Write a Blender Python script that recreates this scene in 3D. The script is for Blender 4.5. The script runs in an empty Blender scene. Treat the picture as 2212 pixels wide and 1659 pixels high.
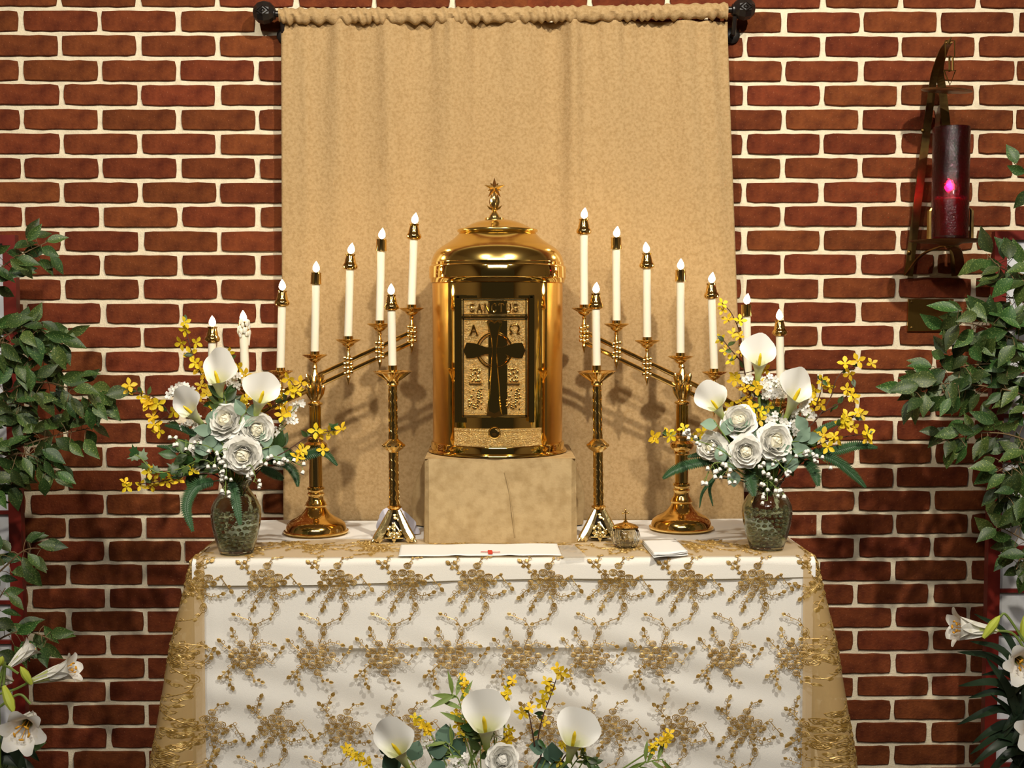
import bpy, math, random
import numpy as np
from mathutils import Vector, Matrix, Euler, Quaternion
random.seed(7)
PI = math.pi
scn = bpy.context.scene
col = scn.collection

# ------------------------------------------------------------------ camera
F = 2700.0
CAM = Vector((0.0, -3.243, 1.4276))
EUL = Euler((math.radians(90 - 3.25), 0, math.radians(-0.85)), 'XYZ')
cd = bpy.data.cameras.new('camera')
cam = bpy.data.objects.new('camera', cd); col.objects.link(cam)
cam.location = CAM; cam.rotation_euler = EUL
cd.sensor_width = 36; cd.lens = F / 2212 * 36; cd.clip_start = 0.05
scn.camera = cam
RM = EUL.to_matrix()

# ------------------------------------------------------------------ world, lamps, exposure
world = bpy.data.worlds.new('room_dusk'); scn.world = world
world.use_nodes = True
bg = world.node_tree.nodes['Background']
bg.inputs[0].default_value = (1.0, 0.90, 0.76, 1); bg.inputs[1].default_value = 0.025

def spot(name, loc, aim, power, size, blend, rad, color):
    l = bpy.data.lights.new(name, 'SPOT'); l.energy = power; l.spot_size = math.radians(size)
    l.spot_blend = blend; l.shadow_soft_size = rad; l.color = color
    o = bpy.data.objects.new(name, l); col.objects.link(o); o.location = loc
    o.rotation_euler = (Vector(aim) - Vector(loc)).to_track_quat('-Z', 'Y').to_euler()
WARM = (1.0, 0.90, 0.74)
spot('ceiling_spot', (-1.0, -2.75, 3.35), (-0.35, 0, 1.72), 215, 66, 0.8, 0.05, WARM)
spot('ceiling_spot', (1.05, -2.75, 3.35), (0.35, 0, 1.72), 355, 66, 0.8, 0.05, WARM)
la = bpy.data.lights.new('front_fill_light', 'AREA'); la.shape = 'RECTANGLE'; la.size = 2.4; la.size_y = 0.5  # unseen area light, added as front fill to brighten the white flowers
la.energy = 75; la.color = (1, 0.96, 0.90)
lo = bpy.data.objects.new('front_fill_light', la); col.objects.link(lo); lo.location = (0, -4.6, 3.6)
lo.rotation_euler = (math.radians(35), 0, 0)

vs = scn.view_settings
vs.view_transform = 'Standard'; vs.look = 'None'; vs.exposure = 0.0; vs.gamma = 1.0
vs.use_curve_mapping = False

# ------------------------------------------------------------------ helpers
def W(px, py, D):
    """world point seen at photo pixel (px,py) lying D metres in front of the brick wall"""
    v = RM @ Vector(((px - 1106) / F, -(py - 829.5) / F, -1.0))
    t = (-D - CAM.y) / v.y
    return CAM + v * t
def S(px, D):            # metres for a length in pixels at that distance from the wall
    return px * (3.243 - D) / F

class MB:
    def __init__(s): s.v = []; s.f = []
    def add(s, vs_, fs):
        b = len(s.v); s.v += [tuple(p) for p in vs_]; s.f += [tuple(i + b for i in q) for q in fs]; return s
    def box(s, a, b):
        x0, y0, z0 = a; x1, y1, z1 = b
        return s.add([(x0,y0,z0),(x1,y0,z0),(x1,y1,z0),(x0,y1,z0),(x0,y0,z1),(x1,y0,z1),(x1,y1,z1),(x0,y1,z1)],
                     [(0,3,2,1),(4,5,6,7),(0,1,5,4),(1,2,6,5),(2,3,7,6),(3,0,4,7)])
    def bbox(s, a, b, r):   # box with chamfered vertical-plane edges
        x0, y0, z0 = a; x1, y1, z1 = b
        o = [(x0+r,z0),(x1-r,z0),(x1,z0+r),(x1,z1-r),(x1-r,z1),(x0+r,z1),(x0,z1-r),(x0,z0+r)]
        return s.prism([(p[0], p[1]) for p in o], y0, y1)
    def prism(s, pts, y0, y1, bev=0.0):
        """outline in x,z; front at y0, back at y1 (y0<y1), optional front bevel"""
        n = len(pts)
        if bev:
            cx = sum(p[0] for p in pts)/n; cz = sum(p[1] for p in pts)/n
            ins = []
            for i in range(n):
                a = Vector(pts[i-1]); b = Vector(pts[i]); c = Vector(pts[(i+1) % n])
                e1 = (b-a).normalized(); e2 = (c-b).normalized()
                nn = Vector((-(e1.y+e2.y), e1.x+e2.x))
                if nn.length < 1e-6: nn = Vector((-e1.y, e1.x))
                nn.normalize(); ins.append((b.x+nn.x*bev, b.y+nn.y*bev))
            vs_ = [(p[0], y0, p[1]) for p in ins] + [(p[0], y0+bev, p[1]) for p in pts] + [(p[0], y1, p[1]) for p in pts]
            fs = [tuple(range(n))] + [(i, n+i, n+(i+1) % n, (i+1) % n) for i in range(n)] + \
                 [(n+i, 2*n+i, 2*n+(i+1) % n, n+(i+1) % n) for i in range(n)] + [tuple(range(3*n-1, 2*n-1, -1))]
            return s.add(vs_, fs)
        vs_ = [(p[0], y0, p[1]) for p in pts] + [(p[0], y1, p[1]) for p in pts]
        fs = [tuple(range(n)), tuple(range(2*n-1, n-1, -1))] + [(i, n+i, n+(i+1) % n, (i+1) % n) for i in range(n)]
        return s.add(vs_, fs)
    def lathe(s, prof, c=(0,0,0), seg=24, a0=0.0, a1=2*PI, axis=None, cap=True):
        """prof: (r,h) list upwards; full turn if a1-a0=2pi"""
        full = abs(a1 - a0 - 2*PI) < 1e-6
        m = seg if full else seg + 1
        vs_ = []
        c = Vector(c)
        q = Vector((0,0,1)).rotation_difference(Vector(axis)) if axis is not None else None
        for r, h in prof:
            for i in range(m):
                a = a0 + (a1-a0)*i/seg
                p = Vector((r*math.cos(a), r*math.sin(a), h))
                if q: p = q @ p
                vs_.append(c + p)
        fs = []
        for j in range(len(prof)-1):
            for i in range(seg):
                k = (i+1) % m
                fs.append((j*m+i, j*m+k, (j+1)*m+k, (j+1)*m+i))
        if cap and full:
            if prof[0][0] > 1e-5: fs.append(tuple(range(m-1, -1, -1)))
            if prof[-1][0] > 1e-5: fs.append(tuple(range((len(prof)-1)*m, len(prof)*m)))
        return s.add(vs_, fs)
    def tube(s, pts, rad, sides=6, cap=True, flat=1.0):
        pts = [Vector(p) for p in pts]; n = len(pts)
        rs = rad if isinstance(rad, (list, tuple)) else [rad]*n
        vs_ = []; up = Vector((0.13, 0.2, 1)).normalized()
        prev = None
        for i in range(n):
            t = (pts[min(i+1, n-1)] - pts[max(i-1, 0)])
            if t.length < 1e-9: t = Vector((0,0,1))
            t.normalize()
            if prev is None:
                u = t.cross(up)
                if u.length < 1e-3: u = t.cross(Vector((1,0,0)))
            else:
                u = prev - t*prev.dot(t)
                if u.length < 1e-4: u = t.cross(up)
            u.normalize(); w = t.cross(u); prev = u
            for k in range(sides):
                a = 2*PI*k/sides
                vs_.append(pts[i] + u*(math.cos(a)*rs[i]) + w*(math.sin(a)*rs[i]*flat))
        fs = []
        for i in range(n-1):
            for k in range(sides):
                l = (k+1) % sides
                fs.append((i*sides+k, i*sides+l, (i+1)*sides+l, (i+1)*sides+k))
        if cap:
            fs.append(tuple(range(sides-1, -1, -1))); fs.append(tuple(range((n-1)*sides, n*sides)))
        return s.add(vs_, fs)
    def grid(s, fn, nu, nv, closeu=False):
        vs_ = [fn(i/nu, j/nv) for j in range(nv+1) for i in range(nu if closeu else nu+1)]
        m = nu if closeu else nu+1
        return s.add(vs_, [(j*m+i, j*m+(i+1) % m, (j+1)*m+(i+1) % m, (j+1)*m+i) for j in range(nv) for i in range(nu)])
    def ball(s, c, r, seg=8, rings=5, sc=(1,1,1)):
        c = Vector(c)
        vs_ = [c + Vector((0,0,-r*sc[2]))]
        for j in range(1, rings):
            th = -PI/2 + PI*j/rings
            for i in range(seg):
                a = 2*PI*i/seg
                vs_.append(c + Vector((r*sc[0]*math.cos(th)*math.cos(a), r*sc[1]*math.cos(th)*math.sin(a), r*sc[2]*math.sin(th))))
        vs_.append(c + Vector((0,0,r*sc[2])))
        fs = [(0, 1+(i+1) % seg, 1+i) for i in range(seg)]
        for j in range(rings-2):
            b = 1 + j*seg
            fs += [(b+i, b+(i+1) % seg, b+seg+(i+1) % seg, b+seg+i) for i in range(seg)]
        b = 1+(rings-2)*seg; t = len(vs_)-1
        fs += [(b+i, b+(i+1) % seg, t) for i in range(seg)]
        return s.add(vs_, fs)
    def mesh(s, name, mat, org=(0,0,0), smooth=True, sharp=None):
        me = bpy.data.meshes.new(name)
        o = Vector(org)
        me.from_pydata([(p[0]-o.x, p[1]-o.y, p[2]-o.z) for p in s.v], [], s.f)
        if smooth: me.polygons.foreach_set('use_smooth', [True]*len(me.polygons))
        if mat: me.materials.append(mat)
        me.update()
        if smooth and sharp is not None: me.set_sharp_from_angle(angle=math.radians(sharp))
        return me
    def build(s, name, mat, parent=None, smooth=True, sharp=35, **tags):
        if parent is None:
            xs = [p[0] for p in s.v]; ys = [p[1] for p in s.v]; zs = [p[2] for p in s.v]
            org = Vector(((min(xs)+max(xs))/2, (min(ys)+max(ys))/2, min(zs)))
        else: org = parent['_o']
        o = bpy.data.objects.new(name, s.mesh(name, mat, org, smooth, sharp)); col.objects.link(o)
        if parent is None: o.location = org
        else: o.parent = parent
        o['_o'] = tuple(org)
        tag(o, **tags)
        return o

def tag(o, label=None, cat=None, group=None, kind=None):
    if label: o['label'] = label
    if cat: o['category'] = cat
    if group: o['group'] = group
    if kind: o['kind'] = kind
    return o
def thing(name, loc, label, cat, group=None, kind=None):
    o = bpy.data.objects.new(name, None); col.objects.link(o); o.location = loc; o['_o'] = tuple(loc)
    o.empty_display_size = 0.02
    return tag(o, label, cat, group, kind)
def inst(name, mesh, parent, M):
    """object sharing mesh; M = world matrix; the parent sits at its _o without rotation"""
    o = bpy.data.objects.new(name, mesh); col.objects.link(o)
    if parent is not None:
        o.parent = parent
        po = Vector(parent['_o'])
        if parent.get('_m'):        # parent is itself an instance
            par = parent; o.matrix_parent_inverse = Matrix.Identity(4)
            o.matrix_local = PM[par.name].inverted() @ M
            return o
        o.matrix_local = Matrix.Translation(-po) @ M
    else:
        o.matrix_local = M
        o['_o'] = tuple(M.translation)
    return o
PM = {}
def frame(loc, z, y=None, sc=1.0, spin=0.0):
    """matrix whose local Z points along z"""
    z = Vector(z).normalized()
    if y is None: y = Vector((0,0,1)) if abs(z.z) < 0.9 else Vector((0,-1,0))
    y = Vector(y); x = y.cross(z)
    if x.length < 1e-4: x = Vector((1,0,0)).cross(z)
    x.normalize(); y = z.cross(x)
    R = Matrix((x, y, z)).transposed().to_4x4()
    if spin: R = R @ Matrix.Rotation(spin, 4, 'Z')
    s3 = (sc, sc, sc) if isinstance(sc, (int, float)) else sc
    return Matrix.Translation(Vector(loc)) @ R @ Matrix.Diagonal((*s3, 1))
def spline(pts, n=8):
    pts = [Vector(p) for p in pts]; out = []
    P = [pts[0]*2-pts[1]] + pts + [pts[-1]*2-pts[-2]]
    for i in range(1, len(P)-2):
        for k in range(n):
            t = k/n
            a, b, c, d = P[i-1], P[i], P[i+1], P[i+2]
            out.append(0.5*((2*b) + (c-a)*t + (2*a-5*b+4*c-d)*t*t + (3*b-a-3*c+d)*t**3))
    out.append(pts[-1]); return out
def rnd(a, b): return random.uniform(a, b)
def sm(t): t = max(0.0, min(1.0, t)); return t*t*(3-2*t)

# ------------------------------------------------------------------ materials
def mat(name, color, rough=0.6, metal=0.0, noise=None, bump=None, rand=0.0, trans=0.0, spec=None, sss=0.0,
        hue=0.0, coat=0.0, translucent=0.0, ior=None, bumpdist=0.002):
    """noise=(scale, color2, fac lo, fac hi)   bump=(scale,strength)"""
    m = bpy.data.materials.new(name); m.use_nodes = True
    nt = m.node_tree; N = nt.nodes; L = nt.links; b = N['Principled BSDF']
    b.inputs['Roughness'].default_value = rough; b.inputs['Metallic'].default_value = metal
    if trans: b.inputs['Transmission Weight'].default_value = trans
    if spec is not None: b.inputs['Specular IOR Level'].default_value = spec
    if ior: b.inputs['IOR'].default_value = ior
    if coat: b.inputs['Coat Weight'].default_value = coat
    if sss:
        b.inputs['Subsurface Weight'].default_value = sss; b.inputs['Subsurface Radius'].default_value = (0.02, 0.014, 0.008)
        b.inputs['Subsurface Scale'].default_value = 0.4
    tc = N.new('ShaderNodeTexCoord')
    c = N.new('ShaderNodeRGB'); c.outputs[0].default_value = (*color, 1); out = c.outputs[0]
    if noise:
        t = N.new('ShaderNodeTexNoise'); t.inputs['Scale'].default_value = noise[0]; t.inputs['Detail'].default_value = 5
        L.new(tc.outputs['Object'], t.inputs['Vector'])
        mr = N.new('ShaderNodeMapRange'); mr.inputs[1].default_value = noise[2]; mr.inputs[2].default_value = noise[3]
        L.new(t.outputs['Fac'], mr.inputs[0])
        mx = N.new('ShaderNodeMix'); mx.data_type = 'RGBA'
        L.new(mr.outputs[0], mx.inputs[0]); L.new(out, mx.inputs[6]); mx.inputs[7].default_value = (*noise[1], 1)
        out = mx.outputs[2]
    if rand or hue:
        oi = N.new('ShaderNodeObjectInfo')
        hs = N.new('ShaderNodeHueSaturation')
        mr = N.new('ShaderNodeMapRange'); mr.inputs[3].default_value = 1-rand; mr.inputs[4].default_value = 1+rand
        L.new(oi.outputs['Random'], mr.inputs[0]); L.new(mr.outputs[0], hs.inputs['Value'])
        if hue:
            ml = N.new('ShaderNodeMath'); ml.operation = 'MULTIPLY'; ml.inputs[1].default_value = 7.31
            fr = N.new('ShaderNodeMath'); fr.operation = 'FRACT'
            m2 = N.new('ShaderNodeMapRange'); m2.inputs[3].default_value = 0.5-hue; m2.inputs[4].default_value = 0.5+hue
            L.new(oi.outputs['Random'], ml.inputs[0]); L.new(ml.outputs[0], fr.inputs[0]); L.new(fr.outputs[0], m2.inputs[0])
            L.new(m2.outputs[0], hs.inputs['Hue'])
        L.new(out, hs.inputs['Color']); out = hs.outputs[0]
    L.new(out, b.inputs['Base Color'])
    if bump:
        t = N.new('ShaderNodeTexNoise'); t.inputs['Scale'].default_value = bump[0]; t.inputs['Detail'].default_value = 4
        L.new(tc.outputs['Object'], t.inputs['Vector'])
        bp = N.new('ShaderNodeBump'); bp.inputs['Strength'].default_value = bump[1]; bp.inputs['Distance'].default_value = bumpdist
        L.new(t.outputs['Fac'], bp.inputs['Height']); L.new(bp.outputs[0], b.inputs['Normal'])
    if translucent:
        tr = N.new('ShaderNodeBsdfTranslucent'); L.new(out, tr.inputs[0])
        ms = N.new('ShaderNodeMixShader'); ms.inputs[0].default_value = translucent
        o = N['Material Output']; L.new(b.outputs[0], ms.inputs[1]); L.new(tr.outputs[0], ms.inputs[2]); L.new(ms.outputs[0], o.inputs[0])
    return m
def emit(name, color, strength):
    m = bpy.data.materials.new(name); m.use_nodes = True; nt = m.node_tree
    for n in list(nt.nodes):
        if n.type == 'BSDF_PRINCIPLED': nt.nodes.remove(n)
    e = nt.nodes.new('ShaderNodeEmission'); e.inputs[0].default_value = (*color, 1); e.inputs[1].default_value = strength
    nt.links.new(e.outputs[0], nt.nodes['Material Output'].inputs[0]); return m
def sheer(name, color, fac):
    """open-weave net: part thread, part hole"""
    m = bpy.data.materials.new(name); m.use_nodes = True; nt = m.node_tree; b = nt.nodes['Principled BSDF']
    b.inputs['Base Color'].default_value = (*color, 1); b.inputs['Roughness'].default_value = 0.5
    t = nt.nodes.new('ShaderNodeBsdfTransparent'); ms = nt.nodes.new('ShaderNodeMixShader'); ms.inputs[0].default_value = fac
    nt.links.new(t.outputs[0], ms.inputs[1]); nt.links.new(b.outputs[0], ms.inputs[2])
    nt.links.new(ms.outputs[0], nt.nodes['Material Output'].inputs[0]); return m
def brick_mat():
    m = mat('fired_brick', (0.170, 0.043, 0.0145), 0.9, noise=(30, (0.095, 0.022, 0.009), 0.40, 0.70), bump=(160, 1.0), rand=0.16, hue=0.006, spec=0.12)
    nt = m.node_tree; N = nt.nodes; L = nt.links; b = N['Principled BSDF']
    src = b.inputs['Base Color'].links[0].from_socket
    tc = N.new('ShaderNodeTexCoord')
    t = N.new('ShaderNodeTexNoise'); t.inputs['Scale'].default_value = 210; t.inputs['Detail'].default_value = 2
    L.new(tc.outputs['Object'], t.inputs['Vector'])
    r = N.new('ShaderNodeMapRange'); r.inputs[1].default_value = 0.66; r.inputs[2].default_value = 0.72; r.inputs[4].default_value = 0.45
    L.new(t.outputs['Fac'], r.inputs[0])
    mx = N.new('ShaderNodeMix'); mx.data_type = 'RGBA'; mx.inputs[7].default_value = (0.36, 0.15, 0.08, 1)
    L.new(r.outputs[0], mx.inputs[0]); L.new(src, mx.inputs[6]); L.new(mx.outputs[2], b.inputs['Base Color'])
    return m
M_brick = brick_mat()
M_mortar = mat('mortar', (0.82, 0.73, 0.54), 0.9, noise=(60, (0.68, 0.60, 0.44), 0.4, 0.75), bump=(220, 0.8), spec=0.2)
M_curtain = mat('tan_suede_cloth', (0.455, 0.312, 0.155), 0.9, noise=(140, (0.36, 0.235, 0.105), 0.40, 0.68), bump=(300, 0.5), spec=0.15)
M_boxcloth = mat('beige_suede_cloth', (0.47, 0.34, 0.175), 0.9, noise=(45, (0.37, 0.255, 0.12), 0.40, 0.68), bump=(240, 0.4), spec=0.15)
M_black = mat('black_iron', (0.012, 0.009, 0.008), 0.35)
M_brass = mat('polished_brass', (0.86, 0.58, 0.19), 0.11, 1.0, bump=(30, 0.03))
M_cast = mat('cast_brass', (0.90, 0.66, 0.26), 0.17, 1.0, bump=(260, 0.25))
M_bright = mat('bright_openwork_brass', (0.95, 0.80, 0.42), 0.2, 1.0, bump=(200, 0.3))
M_gold = mat('polished_gold', (0.90, 0.60, 0.17), 0.07, 1.0)
M_satin = mat('satin_gold', (0.86, 0.50, 0.11), 0.26, 1.0)
M_dome = mat('spun_gold', (0.86, 0.60, 0.18), 0.17, 1.0)
M_relief = mat('stippled_gold', (0.82, 0.56, 0.19), 0.27, 1.0, bump=(330, 1.0), bumpdist=0.0065, noise=(300, (0.95, 0.74, 0.36), 0.48, 0.62))
M_oldbrass = mat('aged_brass', (0.30, 0.19, 0.055), 0.36, 1.0, noise=(14, (0.12, 0.075, 0.03), 0.4, 0.65))
M_wax = mat('white_wax', (0.88, 0.83, 0.68), 0.45, sss=0.3)
M_flame = emit('candle_flame', (1.0, 0.80, 0.50), 38)
M_wick = mat('burnt_wick', (0.02, 0.015, 0.01), 0.9)
M_white = mat('white_linen', (0.84, 0.85, 0.85), 0.85, bump=(500, 0.2), spec=0.2)
M_white2 = mat('bright_linen', (0.86, 0.86, 0.84), 0.85, bump=(500, 0.2), spec=0.2)
M_blue = mat('bluish_linen', (0.60, 0.60, 0.70), 0.85, spec=0.2)
M_red = mat('red_thread', (0.65, 0.04, 0.02), 0.7)
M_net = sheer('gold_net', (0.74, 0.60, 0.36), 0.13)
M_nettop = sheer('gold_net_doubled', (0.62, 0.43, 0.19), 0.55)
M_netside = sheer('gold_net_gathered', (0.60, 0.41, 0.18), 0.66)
M_thread = mat('gold_thread', (0.36, 0.215, 0.05), 0.38, 0.35, noise=(90, (0.68, 0.48, 0.18), 0.48, 0.62))  # lighter noise patches paint highlights into the thread colour
M_vase = mat('green_tinted_glass', (0.66, 0.74, 0.66), 0.02, trans=1.0, bump=(45, 0.22), ior=1.45)
M_gem = mat('clear_glass_gem', (0.78, 0.86, 0.78), 0.03, trans=1.0, ior=1.5)
M_crystal = mat('cut_crystal', (0.95, 0.97, 0.95), 0.03, trans=1.0, ior=1.5)
M_plastic = sheer('clear_plastic_sheet', (0.75, 0.75, 0.72), 0.42)
M_ruby = mat('ruby_glass', (0.26, 0.001, 0.03), 0.06, trans=1.0, ior=1.4, bump=(210, 0.8))
M_rubyflame = emit('ruby_lamp_flame', (1.0, 0.40, 0.45), 260)
M_redwax = mat('lamp_wax', (0.95, 0.40, 0.50), 0.5, sss=0.3)
M_petal = mat('white_petal', (0.92, 0.91, 0.86), 0.6, translucent=0.12)
M_cream = mat('cream_petal', (0.92, 0.88, 0.72), 0.6, translucent=0.12)
M_calla = mat('calla_spathe', (0.92, 0.92, 0.88), 0.5, translucent=0.10)
M_callatube = mat('calla_throat', (0.62, 0.68, 0.22), 0.5, translucent=0.15)
M_yellow = mat('yellow_blossom', (0.85, 0.60, 0.02), 0.55, rand=0.2, hue=0.012, translucent=0.2)
M_spadix = mat('yellow_spadix', (0.80, 0.58, 0.01), 0.5)
M_twig = mat('brown_twig', (0.075, 0.03, 0.015), 0.8)
M_stem = mat('green_stem', (0.17, 0.25, 0.05), 0.6)
M_leaf = mat('dark_leaf', (0.04, 0.085, 0.02), 0.42, noise=(30, (0.10, 0.17, 0.05), 0.5, 0.7), rand=0.4, hue=0.03, translucent=0.12)
M_ficus = mat('ficus_leaf', (0.034, 0.074, 0.014), 0.50, noise=(22, (0.19, 0.25, 0.07), 0.56, 0.66), rand=0.5, hue=0.03, translucent=0.1)
M_fern = mat('fern_green', (0.03, 0.085, 0.03), 0.5, rand=0.2, translucent=0.12)
M_dusty = mat('dusty_green_leaf', (0.22, 0.33, 0.24), 0.7, rand=0.15, translucent=0.1)
M_euca = mat('eucalyptus_leaf', (0.055, 0.12, 0.075), 0.6, rand=0.2)
M_lime = mat('lime_bud', (0.50, 0.58, 0.07), 0.5)
M_lily = mat('lily_petal', (0.92, 0.91, 0.86), 0.5, translucent=0.1, noise=(12, (0.84, 0.82, 0.68), 0.5, 0.7))
M_lilyleaf = mat('lily_leaf', (0.014, 0.032, 0.014), 0.45, rand=0.3)
M_anther = mat('orange_anther', (0.75, 0.36, 0.02), 0.7)
M_redwood = mat('red_lacquered_wood', (0.16, 0.014, 0.008), 0.4, noise=(18, (0.10, 0.008, 0.006), 0.4, 0.7))
M_paper = mat('white_rice_paper', (0.70, 0.73, 0.78), 0.8, translucent=0.15, noise=(14, (0.62, 0.64, 0.67), 0.5, 0.6))
M_carpet = mat('brown_carpet', (0.10, 0.07, 0.05), 0.95, bump=(300, 0.6))
M_wood = mat('oak_table', (0.20, 0.11, 0.05), 0.5, noise=(10, (0.14, 0.07, 0.03), 0.4, 0.7))
M_bark = mat('tan_branch', (0.17, 0.11, 0.05), 0.8)
M_pot = mat('terracotta_pot', (0.25, 0.10, 0.05), 0.8)
M_plaster = mat('painted_plaster', (0.45, 0.36, 0.26), 0.9)

# ================================================================== SETTING: brick wall, floor
ROWH = 0.06194; ZL0 = 2.2009; PITCH = 0.2
def brick_mesh(w, h, seed):
    r = random.Random(seed); m = MB()
    pts = []
    nx, nz = 8, 3
    for i in range(nx): pts.append((-w/2 + w*i/nx, -h/2))
    for i in range(nz): pts.append((w/2, -h/2 + h*i/nz))
    for i in range(nx): pts.append((w/2 - w*i/nx, h/2))
    for i in range(nz): pts.append((-w/2, h/2 - h*i/nz))
    P = []
    for i, (x, z) in enumerate(pts):
        k = 0.0022 if abs(abs(x)-w/2) < 1e-6 and abs(abs(z)-h/2) < 1e-6 else 0.0
        P.append((x - math.copysign(k, x) + r.uniform(-.0010, .0010), z - math.copysign(k, z) + r.uniform(-.0009, .0009)))
    m.prism(P, 0.0, 0.05, bev=0.0016)
    return m.mesh('brick', M_brick, smooth=True, sharp=40)
BW, BH = PITCH - 0.0125, ROWH - 0.0108
brick_meshes = [brick_mesh(BW, BH, 100+i) for i in range(10)]
half_cache = {}
mw = MB(); mw.box((-3.5, 0.0065, 0), (3.5, 0.25, 3.9))
wall = mw.build('wall_back', M_mortar, None, smooth=False, kind='structure')
shown, hidden = [], []
xl0, xr0 = W(607, 600, 0).x, W(1590, 600, 0).x
for k in range(-8, 35):
    z = ZL0 - ROWH*k + ROWH/2           # centre of row k (between line k-1 and line k)
    if z < 0.02: continue
    t = k/31.0
    for side in (-1, 1):
        ph = ((0.0 if k % 2 else 0.1) - 0.003 - 0.010*t) if side < 0 else ((0.147 if k % 2 else 0.047) + 0.010*t)
        for i in range(-13, 13):
            x0 = ph + i*PITCH; xc = x0 + PITCH/2
            if side < 0 and xc > 0.03: continue
            if side > 0 and xc <= 0.03: continue
            if abs(xc) > 2.05: continue
            zs = z + (0.004*max(0, xc))
            inview = -0.1 < xc+1.33+0.09*0 and abs(xc - 0.02) < 1.37+0.085 and zs < 2.25 and zs > 0.225
            beh = (xl0+0.10 < xc < xr0-0.10 and zs < 2.175) or (-0.84 < xc < 0.85 and zs < 0.88)
            beh = beh or (abs(xc) < 0.93+0.0 and zs < 0.86 and abs(xc) < 0.80)
            (shown if inview and not beh else hidden).append((xc, zs))
shown.sort(key=lambda p: abs(p[0])); extra = shown[300:]; shown = shown[:300]
hidden += extra
for i, (x, z) in enumerate(shown):
    M = Matrix.Translation((x + rnd(-.002, .002), rnd(-.0012, .0012), z + rnd(-.0008, .0008))) @ Matrix.Rotation(rnd(-.004, .004), 4, 'Y')
    inst('brick', brick_meshes[i % 10], wall, M)
hb = MB()
for x, z in hidden: hb.box((x-BW/2, rnd(-.001, .001), z-BH/2), (x+BW/2, 0.03, z+BH/2))
hb.build('brick_remainder', M_brick, wall, smooth=False, kind='stuff')
fl = MB(); fl.box((-3.6, -7.0, -0.05), (3.6, 0.25, 0.0)); fl.build('floor', M_carpet, None, smooth=False, kind='structure')

# ================================================================== CURTAIN AND ROD
DC = 0.045
CT = W(1090, 44, DC).z; CB = W(1090, 1128, DC).z
def cur_edge(t):   # t: 0 top, 1 bottom -> left,right x
    y = 44 + t*1080
    return W(607 + 5*t, y, DC).x, W(1573 + 36*t, y, DC).x
folds = [(0.055, .004, .010, .0), (0.13, .009, .022, -.01), (0.235, .011, .020, .02), (0.30, -.006, .03, .0), (0.38, .012, .030, -.03),
         (0.44, -.005, .02, -.02), (0.52, .006, .028, .0), (0.60, -.008, .03, .015), (0.655, .012, .016, -.035), (0.74, .010, .030, .015),
         (0.83, -.006, .026, .02), (0.90, .009, .022, .03), (0.955, .006, .014, .03), (0.17, -.006, .02, .01)]
def cur(u, v):     # v 0 top
    a, b = cur_edge(v)
    x = a + (b-a)*u; z = CT + (CB-CT)*v
    y = 0.0
    for c, amp, w, dr in folds:
        d = (u - c - dr*v)/w/(1+0.8*v)
        y += 1.7*amp*math.exp(-d*d)*(1-0.78*sm(v*1.4))
    y += 0.004*math.sin(u*118+5*math.sin(u*17))*math.exp(-v*16)
    y += 0.0035*math.sin(u*21+2*v)*sm(v*2) + 0.002*math.sin(u*47+1)*(1-sm(v*1.2))
    y += 0.0022*math.exp(-((v-0.49)/0.004)**2) + 0.0014*math.exp(-((u-0.505-0.004*math.sin(v*9))/0.0025)**2)*sm((v-.15)*4)
    y += 0.005*math.sin(v*3.1+u*5)
    tuck = math.exp(-v*60)
    return (x, -DC + 0.006 - y - tuck*0.004, z)
ct = thing('curtain', (0.0, -DC, CB), 'tan suede curtain gathered on a black rod against the brick wall', 'curtain')
MB().grid(cur, 220, 150).build('drape', M_curtain, ct)
so = ct.children[0].modifiers.new('thick', 'SOLIDIFY'); so.thickness = 0.0015
ya, yb = W(604, 27, DC), W(1574, 27, DC)
rz0, rz1 = W(604, 33, .055).z, W(1574, 22, .055).z
def pocket(u, v):
    x = W(603 + (1571-603)*u, 27, .055).x
    a = 2*PI*v
    ruf = math.sin(u*300+4*math.sin(u*31)+2.2*math.sin(a))*0.6 + 0.5*math.sin(u*187+2+1.5*a+2*math.sin(u*13))
    r = S(15.0, .055)*(1 + 0.19*ruf*(1-.25*math.sin(a))) + 0.004*max(0, -math.sin(a))**2*abs(math.sin(u*90))
    z = rz0 + (rz1-rz0)*u - 0.004*math.sin(u*PI)
    return (x, -0.055 - r*0.9*math.cos(a), z + r*math.sin(a))
MB().grid(lambda u, v: pocket(v, u), 20, 900, closeu=True).build('rod_pocket', M_curtain, ct)
rod = thing('curtain_rod', (0, -0.055, rz0), 'black curtain rod with faceted ball finials above the tabernacle', 'curtain rod')
pL, pR = W(596, 30, .055), W(1580, 21, .055)
MB().tube([pL, pR], 0.008, 12).build('rod', M_black, rod)
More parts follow.
